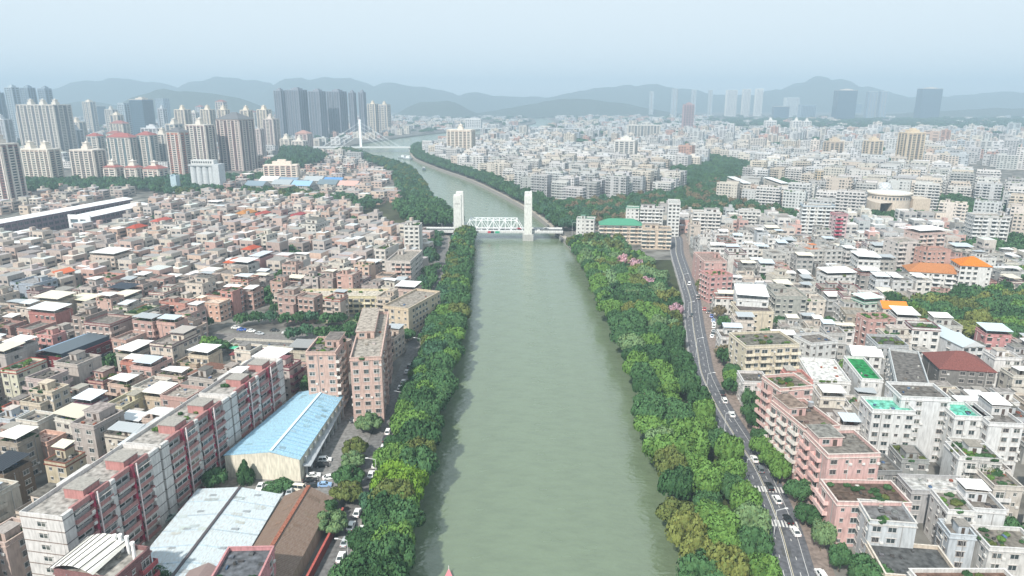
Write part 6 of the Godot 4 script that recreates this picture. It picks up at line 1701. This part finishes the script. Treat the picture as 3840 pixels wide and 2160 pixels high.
	tower(-1363, -2108, 27.8, 22.2, -20, 140, hx("8397a9"), opt("piers pier=98a9b8 flat"), "hazy grey blue tower, last of the far group", "residential_tower", "tower block")
	tower(-1671, -2878, 57.4, 45.9, -10, 82, hx("5d7690"), opt("glassy"), "dark blue box building far behind the red roofed blocks", "office_building", "office building")
	tower(-1199, -2218, 25.8, 20.7, -20, 98, hx("9fb3c0"), opt("piers pier=c3d0d8"), "pale striped office beside the dark glass office", "office_building", "office building")
	tower(-1128, -2189, 51.2, 40.9, -20, 109, hx("5b748c"), opt("glassy flat"), "dark glass office with white edge fin near the wooded hill", "office_building", "office building")
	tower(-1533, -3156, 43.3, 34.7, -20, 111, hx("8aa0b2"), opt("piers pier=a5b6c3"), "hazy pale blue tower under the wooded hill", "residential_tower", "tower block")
	tower(-325, -990, 46.2, 16.2, 4, 23, hx("d8b9ae"), opt("piers pier=e8dccf flat"), "wide pinkish seven-storey hostel with dark window rows", "hostel_building", "hostel")
	tower(-488, -1667, 30.5, 24.4, -15, 33, hx("b89a98"), opt("piers pier=d5c8c2 hip=c59c90"), "pinkish tower with a pyramid top beside slate row", "residential_tower", "tower block")
	tower(-502, -1580, 22.1, 17.6, -15, 26, hx("d8d2c8"), opt("piers pier=e5dfd4 cupola"), "small cream block below the pyramid topped tower", "residential_tower", "tower block")
	tower(-462, -1544, 27.1, 21.7, -15, 24, hx("cfcac4"), opt("piers pier=e3ddd4 cupola"), "small cream block near the tree clump", "residential_tower", "tower block")
	tower(-98, -1363, 47.9, 26.3, -14, 55, hx("cdbcae"), opt("piers pier=e6ded2 cupola"), "cream twelve-storey hotel rising above the east river trees", "hotel_building", "hotel")
	tower(-148, -2746, 59.6, 23.8, -10, 37, hx("d9dde0"), opt("piers pier=e8eaea"), "far white slab beside the second bridge", "residential_tower", "tower block")
	tower(192, -1195, 33.6, 26.9, -20, 45, hx("b5b6b6"), opt("piers pier=d9d8d3 flat"), "grey cream tower with dark centre strip in the riverside quarter", "residential_tower", "tower block")
	tower(361, -1954, 85.8, 34.3, -8, 42, hx("9a9fa4"), opt("piers pier=d5d3cd"), "wide grey slab building above the riverside quarter", "residential_tower", "tower block")
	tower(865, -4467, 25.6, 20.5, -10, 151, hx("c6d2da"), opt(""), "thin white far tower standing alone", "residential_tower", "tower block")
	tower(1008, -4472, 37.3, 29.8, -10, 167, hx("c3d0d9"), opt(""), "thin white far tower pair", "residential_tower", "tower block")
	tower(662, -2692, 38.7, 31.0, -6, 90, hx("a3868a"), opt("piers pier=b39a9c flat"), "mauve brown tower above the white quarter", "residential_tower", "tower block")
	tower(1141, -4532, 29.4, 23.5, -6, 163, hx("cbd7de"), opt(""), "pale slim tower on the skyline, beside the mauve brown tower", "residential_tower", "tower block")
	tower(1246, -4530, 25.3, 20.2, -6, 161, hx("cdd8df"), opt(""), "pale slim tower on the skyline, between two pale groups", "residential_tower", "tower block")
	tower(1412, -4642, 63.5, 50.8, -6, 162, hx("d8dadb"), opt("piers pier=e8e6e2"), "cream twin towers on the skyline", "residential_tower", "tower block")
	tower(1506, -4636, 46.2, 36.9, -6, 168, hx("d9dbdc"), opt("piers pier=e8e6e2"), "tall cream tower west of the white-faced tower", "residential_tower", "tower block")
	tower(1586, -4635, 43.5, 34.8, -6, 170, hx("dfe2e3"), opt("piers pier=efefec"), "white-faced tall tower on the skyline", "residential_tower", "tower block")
	tower(1742, -4487, 78.6, 62.8, -6, 115, hx("c3ced6"), opt("piers pier=dbe1e4"), "pale pair with round tops on the skyline", "residential_tower", "tower block")
	tower(1568, -4187, 86.6, 43.3, -4, 66, hx("54708a"), opt("glassy"), "low dark blue glass slab beside pale pair", "office_building", "office building")
	tower(1722, -4187, 87.1, 43.5, -4, 73, hx("56728b"), opt("glassy piers pier=a9bccb"), "low dark blue slab with white stripes", "office_building", "office building")
	tower(1717, -3715, 94.3, 66.0, -4, 151, hx("4f6b85"), opt("glassy flat"), "tall blue glass office with lit roof sign", "office_tower", "office tower")
	tower(2278, -3939, 105.3, 63.2, -4, 162, hx("557089"), opt("glassy flat"), "broad dark glass tower near the east end of the skyline", "office_tower", "office tower")
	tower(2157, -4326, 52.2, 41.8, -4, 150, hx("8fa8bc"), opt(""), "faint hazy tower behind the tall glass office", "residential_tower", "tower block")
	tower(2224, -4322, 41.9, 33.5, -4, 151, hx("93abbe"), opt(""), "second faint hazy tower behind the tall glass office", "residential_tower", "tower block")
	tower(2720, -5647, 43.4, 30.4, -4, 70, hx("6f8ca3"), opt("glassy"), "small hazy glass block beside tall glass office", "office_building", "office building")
	tower(568, -1251, 26.1, 20.8, 6, 40, hx("a89f98"), opt("piers pier=cbbfae flat"), "beige striped tower, first of three beige towers in white quarter", "residential_tower", "tower block")
	tower(637, -1250, 24.9, 19.9, 6, 41, hx("ada49b"), opt("piers pier=d5c8b4 flat"), "beige striped tower, middle of three beige towers in white quarter", "residential_tower", "tower block")
	tower(705, -1253, 32.7, 26.2, 6, 55, hx("a79a8d"), opt("piers pier=d9cab2 flat"), "tallest beige striped tower of three in white quarter", "residential_tower", "tower block")
	tower(973, -2691, 36.7, 29.3, 0, 32, hx("d9dadb"), opt("piers pier=ecebe7 cupola"), "white pair of blocks with roof crowns beyond white quarter", "residential_tower", "tower block")
	tower(1005, -2528, 30.2, 24.2, 0, 36, hx("d9dadb"), opt("piers pier=ecebe7 cupola"), "white block with roof crown, first of two by the far woods", "residential_tower", "tower block")
	tower(1042, -2527, 26.4, 21.1, 0, 34, hx("dcdddd"), opt("piers pier=ecebe7 cupola"), "white block with roof crown, second of two by the far woods", "residential_tower", "tower block")
	tower(902, -1234, 14.6, 11.7, 0, 48, hx("9fb0bd"), opt("piers pier=b9c6cf flat"), "grey blue tower cut by the east frame edge", "residential_tower", "tower block")
	tower(372, -849, 7.3, 7.3, 4, 30, hx("d6c6ad"), opt(""), "slim tan stair tower of the dome school", "stair_tower", "tower")

# ---------------------------------------------------------------- the whole scene
func _ready():
	var cam := Camera3D.new()
	cam.name = "camera"
	cam.fov = 45.0; cam.near = 1.0; cam.far = 30000.0
	cam.position = Vector3(0, 115, 0)
	cam.rotation.x = -15.3 * DEG
	add_child(cam)
	cam.current = true
	var env := Environment.new()
	env.background_mode = Environment.BG_SKY
	var sm := ProceduralSkyMaterial.new()
	sm.sky_top_color = Color("d8e4ec")
	sm.sky_horizon_color = Color("dae6ed")
	sm.sky_curve = .25
	sm.sky_energy_multiplier = 1.0
	sm.ground_horizon_color = Color("c8d8e2"); sm.ground_bottom_color = Color("8a9498")
	sm.sun_angle_max = 25.0; sm.sun_curve = .12
	var sky := Sky.new()
	sky.sky_material = sm
	env.sky = sky
	env.background_energy_multiplier = 1.0
	env.tonemap_mode = Environment.TONE_MAPPER_LINEAR
	env.tonemap_exposure = EXPOSURE
	env.sdfgi_enabled = true; env.ssao_enabled = true; env.ssil_enabled = true
	env.fog_enabled = true
	env.fog_density = .00026
	env.fog_light_color = Color(.81, .92, 1.0)
	var we := WorldEnvironment.new()
	we.name = "world_environment"; we.environment = env
	add_child(we)
	var sun := DirectionalLight3D.new()
	sun.name = "sun"
	sun.light_energy = 1.6
	sun.light_color = Color(1.0, .97, .93)
	sun.light_angular_distance = 2.0
	sun.shadow_enabled = true
	add_child(sun)
	sun.look_at_from_position(Vector3(-.40, .82, .74), Vector3.ZERO)
	rng.seed = 2024
	FAR.seed = 4; FAR.frequency = .004
	materials()
	M.leaf_any = mat("leaf_any", .75)
	M.leaf_any.backlight_enabled = true; M.leaf_any.backlight = Color(.25, .25, .25)
	M.leaf_any.metallic_specular = .25
	window_meshes(); tree_meshes(); car_meshes()
	setting()
	bridges()
	landmarks()
	placed_houses()
	placed_towers()
	cars()
	counts = {"village": 48, "oldtown": 62, "block": 22}
	var re := smooth(ROAD_E, 6.0)
	var zones := [park_e, park_m]
	var strip := PackedVector2Array()
	for p in re: strip.append(p + Vector2(11.5, 0))
	strip.append_array([Vector2(-60, -640), Vector2(-62, -560), Vector2(-53, -420), Vector2(-51, -340), Vector2(-51, 0), Vector2(64, 0)])
	zones.append(strip)
	zones.append(pts([[335, -640], [425, -640], [450, -700], [345, -760]]))
	zones.append(clump_a); zones.append(clump_b)
	for r in [[ROAD_N, 9.0]]:
		var p := smooth(r[0], 10.0)
		var q := PackedVector2Array()
		for v in p: q.append(v + Vector2(0, r[1]))
		p.reverse()
		for v in p: q.append(v - Vector2(0, r[1]))
		zones.append(q)
	take(-374, -594, 36, 26, -10 * DEG)
	var market := pts([[-152, -298], [-60, -294], [-60, -352], [-152, -350]])
	var lane := pts([[-144, -350], [-132, -350], [-146, -520], [-160, -520]])
	var yard := pts([[-104, -130], [-50, -130], [-50, -250], [-88, -250]])
	var vz := zones.duplicate()
	vz.append_array([market, lane, yard])
	fill("village", pts([[-54, -252], [-86, -252], [-112, -138], [-240, -120], [-470, -500], [-440, -560], [-392, -560], [-375, -720], [-400, -790], [-300, -800], [-190, -735], [-100, -610], [-66, -560], [-56, -420]]), -15, 11.5, 12.0, 300, vz, "village")
	fill("oldtown", pts([[84, -120], [170, -120], [360, -400], [430, -560], [380, -640], [150, -700], [144, -560], [112, -400], [96, -310]]), -6, 11.5, 12.0, 300, zones, "old town")
	var band := PackedVector2Array()
	for p in smooth(BANK_E, 20.0): band.append(p + Vector2(34, 0))
	band.append(Vector2(400, -6900)); band.append(Vector2(-400, -6900)); band.append(Vector2(-400, 0))
	var zb := zones.duplicate()
	zb.append(band)
	zb.append(pts([[225, -880], [330, -1000], [420, -1180], [400, -1390], [330, -1300], [250, -1120], [190, -960]]))
	zb.append(pts([[330, -700], [360, -760], [380, -960], [340, -1000], [320, -860]]))
	fill("block", pts([[60, -770], [0, -860], [-120, -1200], [-200, -1600], [150, -1500], [420, -1350], [640, -1050], [560, -700], [430, -560], [395, -640], [150, -720]]), -33, 27, 17, 300, zb, "white quarter", 3, .05)
	estate_rows()
	far_city()
	trees_near()
	plant_wanted()
	trees_far()
func far_city():
	# white quarter beyond, villages behind the towers, far plain
	for k in 5200:
		var z := -1150.0 - pow(rng.randf(), 1.4) * 3300.0
		var x := rng.randf_range(-.25, .82) * -z
		if k > 4000: x = rng.randf_range(-.8, -.1) * -z
		if x > x_of_bank(BANK_W, z) - 45 and x < x_of_bank(BANK_E, z) + 45: continue
		var west := x < x_of_bank(BANK_W, z)
		if not west and z < -2750 and x > .28 * -z and rng.randf() < .92: continue
		var f := FAR.get_noise_2d(x, z)
		if f < (-.12 if not west else .0): continue
		var w := rng.randf_range(14, 34); var d := rng.randf_range(10, 16)
		var a := (-33.0 if not west else -14.0) * DEG + rng.randf_range(-4, 4) * DEG
		if inside_occ(x, z, 9): continue
		var h := rng.randf_range(14, 25) if not west else rng.randf_range(8, 20)
		if rng.randf() < .06: h *= 1.7
		if z < -2500: w *= 1.5; h = rng.randf_range(7, 16)
		take(x, z, w, d, a)
		mass(x, z, w, d, a, h, vary(hx(BPAL[rng.randi() % BPAL.size()] if rng.randf() < .8 else ["d9c2b4", "d3b0a4", "c9d3da"][rng.randi() % 3]), .1))
	# low roofs between the silos and the river
	for k in 420:
		var z := rng.randf_range(-1500, -780); var x := x_of_bank(BANK_W, z) - rng.randf_range(45, 260)
		if inside_occ(x, z, 5): continue
		var w := rng.randf_range(9, 18); var d := rng.randf_range(9, 14)
		take(x, z, w, d, -.2)
		mass(x, z, w, d, -.2 + rng.randf_range(-.1, .1), rng.randf_range(4, 11), vary(hx(VPAL[rng.randi() % VPAL.size()]), .12))
	for k in 260:      # low houses before the tower estate
		var x := rng.randf_range(-780, -400); var z := rng.randf_range(-880, -690)
		if x > -430 + (z + 690) * .2 or inside_occ(x, z, 3): continue
		take(x, z, 11, 11, -.22)
		mass(x, z, 11, 11, -.22, rng.randf_range(5, 11), vary(hx(VPAL[rng.randi() % VPAL.size()]), .12))
	var m := ArrayMesh.new()
	mass_wall.add_to(m, M.wall)
	mass_glass.add_to(m, M.glass)
	struct("distant_buildings", m, "stuff")
var FAR := FastNoiseLite.new()
const EXPOSURE := 1.21
var clump_a := PackedVector2Array([Vector2(345, -485), Vector2(400, -485), Vector2(415, -560), Vector2(360, -570)])
var clump_b := PackedVector2Array([Vector2(430, -640), Vector2(520, -720), Vector2(510, -800), Vector2(440, -760)])
func estate_rows():
	# more of the estate: hazy towers standing between and behind the ones placed by hand
	var k := 0
	for row in [[-1420, -1180, -640, 62, 9], [-1720, -1500, -860, 78, 8], [-2350, -1900, -780, 92, 10], [-2650, -2000, -560, 74, 8]]:
		for i in row[4]:
			var x := lerpf(row[1], row[2], (i + rng.randf_range(.1, .9)) / row[4]); var z: float = row[0] + rng.randf_range(-70, 70)
			if inside_occ(x, z, 16): continue
			k += 1
			tower(x, z, rng.randf_range(22, 40), rng.randf_range(16, 22), -18 + rng.randf_range(-6, 6), row[3] * rng.randf_range(.7, 1.1), vary(hx(["8f8c92", "9a9aa2", "a89f9c", "8a95a0", "a5a0a0"][rng.randi() % 5]), .1), opt("piers pier=%s %s" % [["d8d4cc", "cfd4d8", "e0d8cc"][rng.randi() % 3], ["cupola", "flat", "flat", "hip=a9706c"][rng.randi() % 4]]), "hazy pale tower of the estate behind, %s counted from the front rows" % ordinal(k), "residential_tower", "tower block", "hazy towers behind the estate")
